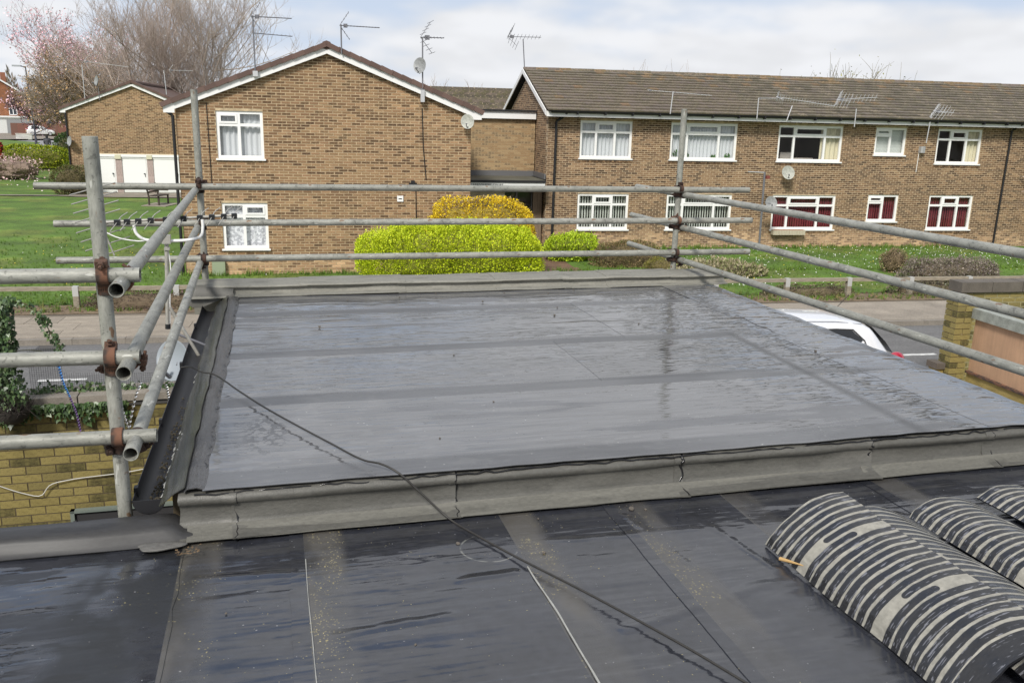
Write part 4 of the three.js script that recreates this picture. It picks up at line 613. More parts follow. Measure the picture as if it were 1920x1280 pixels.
function curl(prof, z0, z1, skew, seed, label) {
  const cv = new THREE.CatmullRomCurve3(prof.map(p => V(p[0], p[1], 0))), n = 26, m = 50, rows = [];
  for (let i = 0; i <= m; i++) { const t = i / m, z = lerp(z0, z1, t); rows.push(Array.from({ length: n + 1 }, (_, j) => { const s = j / n, p = cv.getPoint(s); return [p.x + 0.012 * (vn(z * 5 + seed, s * 3) - 0.5) + skew * t, NR + 0.012 + p.y * (1 + 0.08 * (vn(z * 3 + seed, 2) - 0.5)) * (1 - 0.12 * smooth(0.85, 1, t)) + 0.004 * (vn(z * 12, s * 9 + seed) - 0.5), z + 0.03 * Math.sin(s * 3 + seed) * (t - 0.5) + 0.012 * (vn(s * 7, seed + i * 0) - 0.5) * (t < 0.02 || t > 0.98 ? 1 : 0)]; })); }
  const c = [prof[0][0], NR, (z0 + z1) / 2], g = thing('felt_offcut', label, 'roofing felt', c, { roof: true, group: 'curled felt offcuts lying on the flat roof' });
  part(g, 'striped_face', sheet(rows, (i, j) => [j / n, i / m]), curlTex(seed));
  part(g, 'felt_backing', sheet(rows.map(r => r.map(p => [p[0], p[1] - 0.0012, p[2]])), (i, j) => [j / n, i / m], 0.007), feltBlack);
  return g;
}
const c1 = curl([[1.715, 0], [1.735, 0.045], [1.785, 0.105], [1.855, 0.152], [1.93, 0.178], [2.01, 0.185]], -2.64, -1.64, 0.015, 3, 'outermost curled felt strip with striped underside, splintered wood under its edge');
part(c1, 'splinter', new THREE.CylinderGeometry(0.002, 0.008, 0.11, 5).rotateX(1.35).rotateY(0.25).translate(1.716, NR + 0.028, -2.47), std({ color: lin(0.50, 0.32, 0.13), roughness: 0.8 }));
curl([[1.93, 0.05], [2.0, 0.105], [2.08, 0.128], [2.17, 0.118], [2.27, 0.08], [2.36, 0.02]], -2.62, -1.66, 0.02, 8, 'striped felt strip arching up from beneath the outermost curl');
curl([[2.40, 0.005], [2.43, 0.045], [2.50, 0.08], [2.59, 0.085], [2.69, 0.05], [2.77, 0.0]], -2.7, -1.8, 0.02, 14, 'striped felt strip with broad plain black end, beyond two curls');
curl([[2.80, 0.02], [2.87, 0.06], [2.97, 0.065], [3.08, 0.03], [3.14, 0]], -2.78, -1.9, 0.02, 20, 'last small striped felt strip behind the plain-ended one');
// ---------- cable, stones, leaves on the roofs ----------
{
  const P = [[-0.52, 2.73, -4.82], [-0.47, 2.745, -4.77], [-0.40, 2.74, -4.67], [-0.345, 2.748, -4.6], [-0.2, 2.735, -4.3], [-0.07, 2.73, -4.02], [0.18, 2.732, -3.52], [0.30, 2.735, -3.29], [0.36, 2.742, -3.22], [0.42, 2.72, -3.17], [0.5, 2.645, -3.135], [0.6, 2.557, -3.07], [0.68, 2.549, -2.92], [0.77, 2.548, -2.75], [0.94, 2.548, -2.45], [1.12, 2.549, -2.1], [1.22, 2.548, -1.88], [1.38, 2.548, -1.5]].map(p => V(...p));
  single('cable', curve(P, 0.0042, 160, 7), std({ map: rep(speck, 20, 1), color: lin(0.035, 0.032, 0.028), roughness: 0.5 }), 'thin black cable running diagonally over both flat roofs', 'cable', { roof: true });
  const rs = std({ map: rep(speck, 1), color: lin(0.14, 0.12, 0.10), roughness: 0.9 }), r = rngOf(9);
  const pebble = (x, y, z, s, label) => { const g = new THREE.IcosahedronGeometry(s, 1), p = g.attributes.position; for (let i = 0; i < p.count; i++) { const k = 0.75 + 0.5 * vn(p.getX(i) / s * 1.3 + x * 70, p.getZ(i) / s * 1.3 + p.getY(i) / s); p.setXYZ(i, p.getX(i) * k * 1.2, p.getY(i) * k * 0.75, p.getZ(i) * k); } g.computeVertexNormals(); g.rotateY(r() * 6); g.translate(x, y + s * 0.45, z); single('pebble', g, rs, label, 'stone', { roof: true, group: 'small stones lying on the felt roofs' }); };
  pebble(1.345, NR + 0.004, -3.045, 0.011, 'largest dark stone at the foot of the felt upstand');
  for (const [x, z, s] of [[0.6, -2.9, 0.008], [0.89, -2.765, 0.006], [1.4, -3.03, 0.005], [0.35, -2.3, 0.004], [-0.2, -2.6, 0.004], [0.95, -3.04, 0.004]]) pebble(x, NR + 0.004, z, s, 'tiny dark stone scattered on the lower felt roof');
  for (const [x, z, s] of [[0.25, -5.75, 0.014], [1.5, -6.4, 0.012], [0.9, -6.65, 0.01], [1.9, -5.85, 0.013], [2.4, -5.5, 0.01], [1.2, -6.75, 0.012], [0.5, -6.6, 0.009], [2.1, -6.65, 0.012], [0.98, -4.9, 0.008], [2.0, -6.1, 0.01], [1.75, -6.72, 0.011], [2.35, -6.75, 0.012], [1.0, -4.0, 0.007], [3.2, -4.6, 0.012], [0.65, -3.55, 0.007]]) pebble(x, FR + 0.006, z, s * 0.6, 'tiny dark stone scattered on the raised felt roof');
  const L = []; for (let i = 0; i < 34; i++) { const g = new THREE.PlaneGeometry(0.009, 0.005); g.rotateX(-1.57 + (r() - 0.5)); g.rotateY(r() * 6); g.translate(-0.35 + (r() - 0.5) * 0.09, NR + 0.018 + 0.012 * r(), -3.02 + (r() - 0.5) * 0.06); L.push(g); }
  single('dead_leaves', L, std({ color: lin(0.13, 0.085, 0.045) }), null, null, { roof: true, kind: 'stuff' });
}
// ---------- scaffold tubes and couplers (roof frame) ----------
const tubeTex = tex(512, 1024, (u, v, p) => { const n = tfbm(u, v, 4, 5, 1, 3), f = tfbm(u, v, 50, 2), st = smooth(0.66, 0.75, tfbm(u, v, 6, 4, 2, 2)), w = smooth(0.80, 0.84, tfbm(u, v, 9, 3)); let k = 0.62 + 0.5 * (n - 0.5) + 0.2 * (f - 0.5) - 0.12 * st; const ru = smooth(0.73, 0.8, tfbm(u, v, 5, 5, 1, 2)), sc = smooth(0.72, 0.76, tfbm(u, v, 12, 3, 1, 6)); k *= 1 - 0.35 * sc; p[0] = lerp(lerp(k, 1.05, w), 0.42, ru); p[1] = lerp(lerp(k * 1.0, 1.05, w), 0.26, ru); p[2] = lerp(lerp(k * 0.965, 1.0, w), 0.17, ru); });
const rustTex = tex(256, 256, (u, v, p) => { const n = tfbm(u, v, 8, 5), m = smooth(0.4, 0.62, tfbm(u, v, 14, 3)); p[0] = lerp(0.05, 0.155, m) * (0.6 + n * 0.7); p[1] = lerp(0.035, 0.072, m) * (0.6 + n * 0.7); p[2] = lerp(0.028, 0.042, m) * (0.6 + n * 0.7); }, { srgb: true });
const galv = [0, 1, 2].map(k => { const t = rep(tubeTex, 1, 1.4); t.offset.set(k * 0.31, k * 0.17); return std({ map: t, color: lin(0.45 - 0.03 * k, 0.45 - 0.03 * k, 0.415 - 0.03 * k), metalness: 0.1, roughness: 0.5, bumpMap: rep(grain, 1, 6), bumpScale: 0.0006 }); });
const rust = std({ map: rep(rustTex, 2), bumpMap: rep(rustTex, 3), bumpScale: 0.004, roughness: 0.95 });
const rustDull = std({ map: rep(rustTex, 2), color: lin(0.5, 0.55, 0.62), bumpMap: rep(rustTex, 3), bumpScale: 0.003, roughness: 0.8, metalness: 0.3 });
const TR = 0.0258;
function tubeGeo(L) {
  const r = TR, ri = 0.0215, pts = [[ri, L / 2], [ri, 0.001], [r - 0.001, 0], [r, 0.001], [r, L - 0.001], [r - 0.001, L], [ri, L - 0.001], [ri, L / 2]].map(p => new THREE.Vector2(...p)), g = new THREE.LatheGeometry(pts, 20);
  const P = g.attributes.position, u = g.attributes.uv; for (let i = 0; i < P.count; i++) u.setXY(i, Math.atan2(P.getX(i), P.getZ(i)) / 6.283 + 0.5, P.getY(i)); return g;
}
const tubes = [];
function scaffoldTube(a, b, label, mk) { // a, b: points in the roof's frame
  const A = fromRoof(...a), B = fromRoof(...b), d = B.clone().sub(A), L = d.length();
  const g = new THREE.Group(); g.name = numbered('scaffold_tube'); g.position.copy(A); g.quaternion.setFromUnitVectors(V(0, 1, 0), d.normalize()); scene.add(g);
  tag(g, label, 'scaffold tube', 'galvanised scaffold tubes');
  const m = shade(new THREE.Mesh(tubeGeo(L), galv[mk % 3])); m.name = 'tube_wall'; g.add(m);
  tubes.push(g); return g;
}
// coupler joining a tube along axis u (at p) to one along axis v (at q)
const halfBand = (() => { const s = new THREE.Shape(); s.absarc(0, 0, TR + 0.0065, 0, Math.PI * 2); const h = new THREE.Path(); h.absarc(0, 0, TR + 0.0015, 0, Math.PI * 2, true); s.holes.push(h); const g = new THREE.ExtrudeGeometry(s, { depth: 0.034, bevelEnabled: true, bevelSize: 0.0018, bevelThickness: 0.002, bevelSegments: 1, curveSegments: 14 }); g.translate(0, 0, -0.017); return g; })();
const flap = (() => { const g = box(TR + 0.002, TR + 0.03, -0.012, 0.012, -0.02, 0.02); return g; })();
const boltGeo = merge([rod(V(TR + 0.019, -0.036, 0), V(TR + 0.019, 0.042, 0), 0.006, 8), rod(V(TR + 0.019, 0.012, 0), V(TR + 0.019, 0.026, 0), 0.0125, 6), rod(V(TR + 0.019, -0.03, 0), V(TR + 0.019, -0.02, 0), 0.011, 8)]);
function coupler(p, u, q, v, label, mat, spin = 0.6) {
  const P = fromRoof(...p), Q = fromRoof(...q), mid = P.clone().add(Q).multiplyScalar(0.5), g = new THREE.Group(); g.name = numbered('scaffold_coupler'); g.position.copy(mid); scene.add(g);
  tag(g, label, 'coupler', 'scaffold couplers');
  [[P, u, spin], [Q, v, -spin + 2.4]].forEach(([c, ax, s]) => {
    const w = fromRoof(...ax).normalize(), rot = new THREE.Quaternion().setFromUnitVectors(V(0, 0, 1), w).multiply(eul(0, 0, s));
    const b = shade(new THREE.Mesh(halfBand, mat)); b.name = 'band'; b.position.copy(c).sub(mid); b.quaternion.copy(rot); g.add(b);
    const f = shade(new THREE.Mesh(flap, mat)); f.name = 'flap'; b.add(f); const bo = shade(new THREE.Mesh(boltGeo, mat)); bo.name = 'bolt'; b.add(bo);
  });
  const d = Q.clone().sub(P), sad = shade(new THREE.Mesh(new THREE.BoxGeometry(0.045, 0.045, Math.max(0.012, d.length() - 2 * TR + 0.006)), mat)); sad.name = 'saddle'; sad.quaternion.setFromUnitVectors(V(0, 0, 1), d.normalize()); g.add(sad);
}
const HY = [3.50, 3.205, 2.905], xA = -0.585, zA = -3.325, xB = -0.555, zB = -7.27, xC = 3.463, zC = -7.255;
scaffoldTube([xA - 0.012, 3.965, zA], [xA, 0, zA], 'thick upright tube standing behind the corner where the gutter ends', 0);
scaffoldTube([xB, 4.22, zB], [xB, 0, zB], 'upright tube by the far end of the gutter, against the house gable', 1);
scaffoldTube([xC + 0.012, 4.18, zC], [xC - 0.006, 0, zC], 'upright tube at the far kerb in front of the terrace', 1);
const lev = ['top', 'middle', 'bottom'];
[0, 1, 2].forEach(i => {
  const y = HY[i];
  scaffoldTube([[-0.465, -0.487, -0.452][i], y - 0.003, zA + 2 * TR + 0.004], [-2.6, y + [0.012, 0.03, 0.03][i], zA + 2 * TR + 0.004], `${lev[i]} cross rail clamped to the thick corner upright`, i);
  scaffoldTube([-0.522, [3.471, 3.183, 2.89][i] + 0, -3.12], [-0.585, [3.478, 3.195, 2.918][i], -7.36], `${lev[i]} guard rail running along above the gutter`, i + 1);
  scaffoldTube([[-1.7, -1.593, -1.601][i], [3.506, 3.228, 2.952][i], -7.2], [[4.137, 4.191, 4.193][i], [3.489, 3.218, 2.932][i], -7.2], `${lev[i]} rail spanning across behind the far kerb`, i + 2);
  scaffoldTube([3.463 + 0.052, [3.436, 3.145, 2.848][i], [-8.3, -8.4, -8.43][i]], [3.463 + 0.052, [3.502, 3.215, 2.955][i], -0.6], `${lev[i]} guard rail on the open side toward the parked car`, i);
  const yc = y + 0.0;
  coupler([xA, yc - 0.045, zA], [0, 1, 0], [xA, yc, zA + 2 * TR + 0.004], [1, 0, 0], `rusty coupler holding the ${lev[i]} cross rail on the corner upright`, rust, 0.5 + i);
  coupler([xA, yc - 0.06, zA + 0.0], [0, 1, 0], [-0.525, [3.47, 3.184, 2.89][i], zA + 0.03], [0, 0, 1], `coupler under the ${lev[i]} cross rail gripping the gutter-side rail`, i === 2 ? rustDull : rust, 1.6 + i);
  coupler([xB, [3.53, 3.24, 2.96][i], zB], [0, 1, 0], [xB, [3.515, 3.228, 2.949][i], -7.2], [1, 0, 0], `small coupler at the ${lev[i]} rail on the upright beyond the gutter`, rustDull, 0.3 + i);
  coupler([xB, [3.47, 3.185, 2.905][i], zB], [0, 1, 0], [-0.583, [3.478, 3.195, 2.918][i], -7.24], [0, 0, 1], `coupler tying the ${lev[i]} gutter rail to the upright beyond`, rustDull, 2 + i);
  coupler([xC, [3.505, 3.228, 2.94][i], zC], [0, 1, 0], [xC, [3.502, 3.224, 2.936][i], -7.2], [1, 0, 0], `rusty coupler at the ${lev[i]} rail on the upright before the terrace`, i === 1 ? rust : rustDull, 0.9 + i);
  coupler([xC, [3.44, 3.16, 2.865][i], zC], [0, 1, 0], [xC + 0.052, [3.445, 3.156, 2.86][i], -7.24], [0, 0, 1], `coupler holding the ${lev[i]} open-side rail at the terrace upright`, rustDull, 1.5 + i);
});
{ // flaking paint scab on the lowest open-side rail
}
// ---------- shrubs ----------
const leafGeo = (() => { const g = new THREE.BufferGeometry(); g.setAttribute('position', new THREE.Float32BufferAttribute([0, 0, 0, 0.32, 0.5, 0.1, 0, 1, -0.06, -0.32, 0.5, 0.1], 3)); g.setAttribute('uv', new THREE.Float32BufferAttribute([0.5, 0, 1, 0.5, 0.5, 1, 0, 0.5], 2)); g.setIndex([0, 1, 2, 0, 2, 3]); g.computeVertexNormals(); return g; })();
const leafMat = std({ color: 0xffffff, roughness: 0.65 });
function pick(r, pal) { const c = pal[Math.floor(r() * pal.length)], k = 0.75 + 0.5 * r(); return lin(c[0] * k, c[1] * k, c[2] * k); }
// clipped or loose bush: superellipsoid of leaves round a twiggy core
function bush(label, [cx, cy, cz], [rx, ry, rz], { n = 6000, size = 0.06, pal, pow = 2.6, rough = 0.16, seed = 1, name = 'shrub', category = 'shrub', group, shell = 0.25, up = 0.3, twigs = 0, sparse, pal2, where }) {
  const t = thing(name, label, category, [cx, 0, cz], { group }), r = rngOf(seed), L = [];
  const at = (d, k) => { const q = Math.pow(Math.pow(Math.abs(d.x), pow) + Math.pow(Math.abs(d.y), pow) + Math.pow(Math.abs(d.z), pow), -1 / pow), w = 1 + rough * (fbm(d.x * q * 2.2 * rx + seed * 9 + 20, (d.y * ry + d.z * rz) * q * 2.4 + 20, 3) - 0.5) * 2; return V(d.x * q * rx * w * k, d.y * q * ry * w * k, d.z * q * rz * w * k); };
  const rnd = () => { let d; do d = V(r() * 2 - 1, r() * 2 - 1, r() * 2 - 1); while (d.lengthSq() > 1 || d.lengthSq() < 0.05); d.x *= rx; d.y *= ry; d.z *= rz; d.set(d.x / rx, d.y / ry, d.z / rz); return d.normalize(); };
  for (let i = 0; i < n; i++) {
    const d = rnd(), k = 1.03 - shell * r() * r(), p = at(d, k); p.y += cy; if (p.y < 0.01) { p.y = 0.02 + 0.05 * r(); }
    if (sparse && fbm(p.x * 3 + 9, p.y * 3 + p.z * 3 + 30, 3) < sparse && r() < 0.8) continue;
    const nrm = V(d.x / rx, d.y / ry + up, d.z / rz).normalize().add(V(r() - 0.5, r() - 0.5, r() - 0.5).multiplyScalar(1.3)).normalize();
    const q = new THREE.Quaternion().setFromUnitVectors(V(0, 1, 0), nrm).multiply(eul(0, r() * 6.28, (r() - 0.5) * 1.4)), s = size * (0.6 + 0.8 * r());
    L.push([mtx(p, q, V(s, s, s)), pick(r, pal2 && where(p.x + cx, p.y, p.z + cz, r) ? pal2 : pal)]);
  }
  const g = new THREE.IcosahedronGeometry(1, 4), P = g.attributes.position; for (let i = 0; i < P.count; i++) { const v = at(V(P.getX(i), P.getY(i), P.getZ(i)).normalize(), 0.76); P.setXYZ(i, v.x, Math.max(0.01, v.y + cy), v.z); } g.computeVertexNormals();
  part(t, 'twig_core', g, std({ map: rep(speck, 6), color: lin(...[0, 1, 2].map(k => lerp(pal.reduce((a, c) => a + c[k], 0) / pal.length, [0.17, 0.125, 0.075][k], 0.6))), roughness: 1 }), { abs: false });
  if (up >= 0.8 && pow >= 2.6) for (let i = 0; i < n * 0.06; i++) { const d = rnd(); d.y = Math.abs(d.y); const p = at(d, 1), h = 0.05 + 0.09 * r(); p.y += cy; for (let k = 0; k < 4; k++) { const s = size * (0.6 + 0.5 * r()); L.push([mtx(V(p.x + (r() - 0.5) * 0.04, p.y + h * k / 3, p.z + (r() - 0.5) * 0.04), eul((r() - 0.5) * 1.6, r() * 6, (r() - 0.5) * 1.6), V(s, s, s)), pick(r, pal)]); } }
  instanced('foliage', leafGeo, leafMat, L, t);
  if (twigs) { const G = []; for (let i = 0; i < twigs; i++) { const d = rnd(); d.y = Math.abs(d.y); const a = at(d, 0.7), b = at(d, 1.04 + 0.12 * r()); a.y += cy; b.y += cy; G.push(rod(V(a.x, Math.max(0, a.y), a.z), b, 0.005, 3, 0.002)); } part(t, 'twigs', G, std({ color: lin(0.13, 0.09, 0.06) }), { abs: false, stuff: true }); }
  return t;
}
const LIME = [[0.53, 0.63, 0.018], [0.58, 0.67, 0.02], [0.48, 0.59, 0.018], [0.62, 0.67, 0.025], [0.42, 0.53, 0.02]], GOLD = [[0.80, 0.58, 0.012], [0.84, 0.64, 0.02], [0.70, 0.48, 0.014], [0.76, 0.60, 0.05]], TWIG = [[0.27, 0.2, 0.11], [0.34, 0.26, 0.14], [0.2, 0.15, 0.09]];
bush('clipped lime green hedge in front of the gabled house', [2.68, 0.76, -21.6], [2.14, 0.74, 0.62], { n: 44000, size: 0.048, pal: LIME, pow: 3.2, seed: 2, name: 'lime_hedge', category: 'hedge', rough: 0.26, up: 0.8, shell: 0.34 });
bush('rounded golden yellow flowering bush by the porch', [3.56, 1.14, -22.75], [1.36, 0.97, 0.6], { n: 18000, size: 0.05, pal: GOLD, seed: 5, name: 'golden_bush', pow: 2.7, rough: 0.16, twigs: 260, pal2: TWIG, where: (x, y, z, r) => r() < smooth(1.4, 1.85, y + 0.9 * (fbm(x * 2, z * 2 + y, 3) - 0.5) - 0.42) * 0.6 || r() < 0.04 });
bush('small lime bush beside the porch path', [6.72, 0.36, -25.5], [0.72, 0.4, 0.5], { n: 6200, size: 0.06, pal: LIME.map(c => [c[0] * 0.75, c[1] * 0.85, c[2]]), seed: 7, rough: 0.4, up: 0.8 });
bush('brownish low shrub next to the small lime bush', [8.1, 0.24, -24.4], [0.95, 0.5, 0.5], { n: 5500, size: 0.045, pal: [[0.14, 0.11, 0.04], [0.2, 0.15, 0.06], [0.12, 0.13, 0.03], [0.24, 0.17, 0.08]], seed: 9, rough: 0.25, twigs: 220 });
bush('mossy low cushion shrub on the terrace lawn edge', [8.9, 0.1, -23.4], [0.6, 0.3, 0.4], { n: 3000, size: 0.04, pal: [[0.2, 0.19, 0.03], [0.16, 0.14, 0.04], [0.24, 0.2, 0.05]], seed: 10, rough: 0.25 });
bush('dry straw-coloured grasses beside the far kerb', [10.2, 0.06, -22.6], [1.2, 0.3, 0.5], { n: 2600, size: 0.09, pal: [[0.36, 0.31, 0.2], [0.28, 0.25, 0.14], [0.2, 0.22, 0.08]], seed: 12, rough: 0.35, up: 1.4 });
bush('upright bare brown shrub on the terrace lawn', [15.7, 0.3, -22.8], [0.36, 0.36, 0.3], { n: 1900, size: 0.04, pal: TWIG, seed: 14, rough: 0.3, twigs: 320, sparse: 0.35 });
bush('wide grey-brown lavender bush by the knee rail', [16.6, 0.16, -21.4], [1.5, 0.46, 0.55], { n: 6500, size: 0.05, pal: [[0.2, 0.17, 0.13], [0.26, 0.22, 0.18], [0.16, 0.15, 0.09], [0.22, 0.18, 0.17]], seed: 15, rough: 0.28, twigs: 420, up: 1 });
bush('second lavender clump further along the knee rail', [20.4, 0.1, -21.3], [1.1, 0.4, 0.5], { n: 3000, size: 0.05, pal: [[0.2, 0.18, 0.15], [0.25, 0.22, 0.19]], seed: 16, rough: 0.28, twigs: 160 });
bush('scrubby brown plants under the knee rail near the parked car', [14.6, 0.05, -19.7], [0.9, 0.3, 0.35], { n: 2600, size: 0.045, pal: [[0.15, 0.13, 0.08], [0.2, 0.16, 0.11], [0.12, 0.13, 0.06]], seed: 17, rough: 0.35, twigs: 120 });
bush('low brown heather under the knee rail beyond the ivy post', [-3.9, 0.02, -19.55], [1.5, 0.32, 0.35], { n: 4200, size: 0.04, pal: [[0.17, 0.13, 0.09], [0.21, 0.16, 0.11], [0.13, 0.12, 0.06], [0.2, 0.13, 0.12]], seed: 18, rough: 0.3, twigs: 260 });
bush('low brown heather at the corner of the raised roof', [11.3, 0.02, -19.7], [1.3, 0.26, 0.35], { n: 3000, size: 0.04, pal: [[0.2, 0.17, 0.1], [0.24, 0.2, 0.13], [0.13, 0.15, 0.05]], seed: 19, rough: 0.35, twigs: 120 });
bush('dark rounded shrub against the corner of the garage house', [-13.0, 0.65, -47.1], [0.85, 0.72, 0.6], { n: 4200, size: 0.07, pal: [[0.1, 0.095, 0.03], [0.14, 0.11, 0.04], [0.09, 0.11, 0.025]], seed: 22, rough: 0.2 });
bush('long clipped yellow-green hedge in front of the far road', [-22, 0.5, -70], [2.9, 0.95, 1.1], { n: 9000, size: 0.12, pal: [[0.32, 0.38, 0.012], [0.4, 0.42, 0.015], [0.16, 0.24, 0.012], [0.22, 0.3, 0.012]], seed: 24, pow: 3.2, name: 'clipped_hedge', category: 'hedge', rough: 0.15 });
bush('dark green upright hedge beside the garage house corner', [-21.6, 0.9, -78.8], [1.1, 1.3, 1.1], { n: 3600, size: 0.14, pal: [[0.035, 0.075, 0.012], [0.06, 0.12, 0.02], [0.03, 0.06, 0.012]], seed: 25, name: 'dark_hedge', category: 'hedge' });
bush('red flowering shrub at the end of the yellow-green hedge', [-23.4, 1.0, -66.5], [0.7, 1.2, 0.7], { n: 1500, size: 0.16, pal: [[0.5, 0.012, 0.02], [0.4, 0.01, 0.02], [0.08, 0.1, 0.02]], seed: 26, sparse: 0.45 });
bush('magnolia with pale pink flowers spreading over the lawn', [-19.6, 0.55, -57.2], [2.3, 0.75, 1.2], { n: 2600, size: 0.13, pal: [[0.62, 0.42, 0.42], [0.72, 0.55, 0.54], [0.5, 0.36, 0.32], [0.2, 0.2, 0.08]], seed: 27, sparse: 0.5, shell: 0.5, rough: 0.4, twigs: 150 });
// ---------- trees ----------
function tree(label, [x, z], { name = 'bare_tree', seed, stems = 6, H = 13, spread = 0.5, depth = 5, kids = 5, bark = [0.15, 0.115, 0.08], twigR = 0.014, r0 = 0.16, blossom, rise = 0.25, lean = 0, category = 'tree', start = 0.35, ratio = 0.62, droop = 0, wig = 0.28, fan = 0.32 }) {
  const t = thing(name, label, category, [x, 0, z]), r = rngOf(seed), W = [], TW = [], tips = [];
  const grow = (p, d, L, rad, lv) => {
    const n = lv < 2 ? 4 : 3; let a = p.clone(), dir = d.clone(); const pts = [a.clone()];
    for (let i = 0; i < n; i++) { dir.add(V((r() - 0.5) * wig, (r() - 0.5) * 0.12 + rise * 0.16 - droop * lv * 0.08, (r() - 0.5) * wig)).normalize(); const b = a.clone().addScaledVector(dir, L / n), ra = Math.max(twigR * 0.7, rad * (1 - 0.6 * i / n)), rb = Math.max(twigR * 0.45, rad * (1 - 0.6 * (i + 1) / n)); (lv < 3 ? W : TW).push(rod(a, b, ra, lv < 2 ? 7 : 3, rb)); a = b; pts.push(a.clone()); }
    if (lv >= depth - 1) tips.push(...pts.slice(1));
    if (lv >= depth) return;
    const m = Math.max(2, Math.round(kids * (lv === 0 ? 1.35 : 1) * (0.8 + 0.4 * r())));
    for (let k = 0; k < m; k++) { const f = start + (1 - start) * (k + r()) / m, i = Math.min(n - 1, Math.floor(f * n)), q = pts[i].clone().lerp(pts[i + 1], f * n - i); const side = V(r() - 0.5, (r() - 0.35) * 0.5, r() - 0.5).normalize(); const nd = dir.clone().addScaledVector(side, spread * (0.9 + 0.8 * r())).normalize(); grow(q, nd, L * ratio * (0.75 + 0.45 * r()), Math.max(twigR, rad * 0.5), lv + 1); }
  };
  for (let s = 0; s < stems; s++) { const a = (s + r()) / stems * 6.28, out = stems > 1 ? 0.18 + fan * r() : 0.03; grow(V(Math.cos(a) * 0.25 * (stems > 1), 0, Math.sin(a) * 0.25 * (stems > 1)), V(Math.cos(a) * out + lean, 1, Math.sin(a) * out * 0.7).normalize(), H * (0.5 + 0.14 * r()), r0 * (0.8 + 0.4 * r()), 0); }
  const bm = std({ map: rep(speck, 2), color: lin(bark[0] * 1.5, bark[1] * 1.5, bark[2] * 1.5), roughness: 1 });
  part(t, 'trunk', W, bm, { abs: false }); if (TW.length) part(t, 'crown', TW, bm, { abs: false, stuff: true });
  if (blossom) { const L = []; for (let i = 0; i < blossom.n; i++) { const p = tips[Math.floor(r() * tips.length)].clone().add(V(r() - 0.5, r() - 0.5, r() - 0.5).multiplyScalar(blossom.jit || 0.3)), s = blossom.size * (0.6 + 0.8 * r()); L.push([mtx(p, eul(r() * 6, r() * 6, r() * 6), V(s, s, s)), pick(r, blossom.pal)]); } instanced(blossom.name || 'blossom', leafGeo, leafMat, L, t); }
  return t;
}
const GREY = [0.42, 0.345, 0.30], PINK = [[0.82, 0.52, 0.58], [0.86, 0.62, 0.66], [0.76, 0.44, 0.5], [0.84, 0.58, 0.62]];
tree('tall bare many-stemmed tree rising behind the gap between the brick houses', [-8.9, -60], { seed: 3, stems: 11, H: 13.8, kids: 5.2, spread: 0.8, bark: GREY, twigR: 0.0074, r0: 0.075, rise: 0.75, depth: 4, ratio: 0.54, wig: 0.4, fan: 0.55, start: 0.2 });
tree('second tall bare tree behind the garage house roof ridge', [-12.6, -63], { seed: 13, stems: 8, H: 12.6, kids: 5.1, spread: 0.8, bark: [0.44, 0.36, 0.315], twigR: 0.0072, r0: 0.07, rise: 0.75, depth: 4, ratio: 0.52, wig: 0.4, fan: 0.5, start: 0.2 });
tree('tall pink cherry blossom tree beside the street lamp', [-21.6, -84], { name: 'blossom_tree', seed: 33, stems: 3, H: 10, kids: 4, depth: 4, spread: 0.55, bark: [0.24, 0.18, 0.16], r0: 0.07, twigR: 0.012, blossom: { n: 6000, size: 0.17, pal: PINK, jit: 0.5 } });
tree('russet drooping birch behind the garage house', [-16.6, -66], { name: 'birch_tree', seed: 43, stems: 3, H: 8, kids: 6, depth: 4, spread: 0.6, bark: [0.3, 0.25, 0.2], r0: 0.1, twigR: 0.014, droop: 0.5, blossom: { n: 6500, size: 0.13, pal: [[0.5, 0.31, 0.14], [0.56, 0.36, 0.18], [0.44, 0.28, 0.13], [0.55, 0.4, 0.22]], jit: 0.5, name: 'foliage' } });
tree('young pink blossom tree with dark crown near the far road', [-30.2, -98], { name: 'blossom_tree', seed: 53, stems: 1, H: 5.4, kids: 8, depth: 3, spread: 0.9, bark: [0.08, 0.06, 0.055], r0: 0.12, twigR: 0.022, start: 0.5, blossom: { n: 1500, size: 0.22, pal: [...PINK, [0.2, 0.12, 0.11], [0.16, 0.1, 0.09]], jit: 0.7 } });
tree('olive budding bush tree behind the far road wall', [-27, -104], { name: 'budding_tree', seed: 57, stems: 5, H: 6.5, kids: 6, depth: 3, spread: 0.7, bark: [0.16, 0.12, 0.07], r0: 0.1, twigR: 0.025, blossom: { n: 2600, size: 0.25, pal: [[0.2, 0.16, 0.05], [0.26, 0.2, 0.08], [0.16, 0.13, 0.05]], jit: 0.9, name: 'foliage' } });
tree('leafing tree top showing above the terrace ridge', [30, -50], { name: 'budding_tree', seed: 63, stems: 4, H: 6.9, kids: 5, depth: 3, spread: 0.5, bark: [0.2, 0.17, 0.1], r0: 0.09, twigR: 0.014, blossom: { n: 900, size: 0.11, pal: [[0.28, 0.28, 0.1], [0.24, 0.2, 0.09]], jit: 0.4, name: 'foliage' } });
tree('thin bare tree top behind the middle of the terrace ridge', [19.5, -52], { seed: 67, stems: 4, H: 6.4, kids: 5, depth: 3, spread: 0.5, bark: GREY, r0: 0.08, twigR: 0.012 });
tree('bare twiggy tree seen over the link roof', [8.3, -70], { seed: 71, stems: 5, H: 5.6, kids: 5, depth: 4, spread: 0.5, bark: GREY, r0: 0.09, twigR: 0.014 });
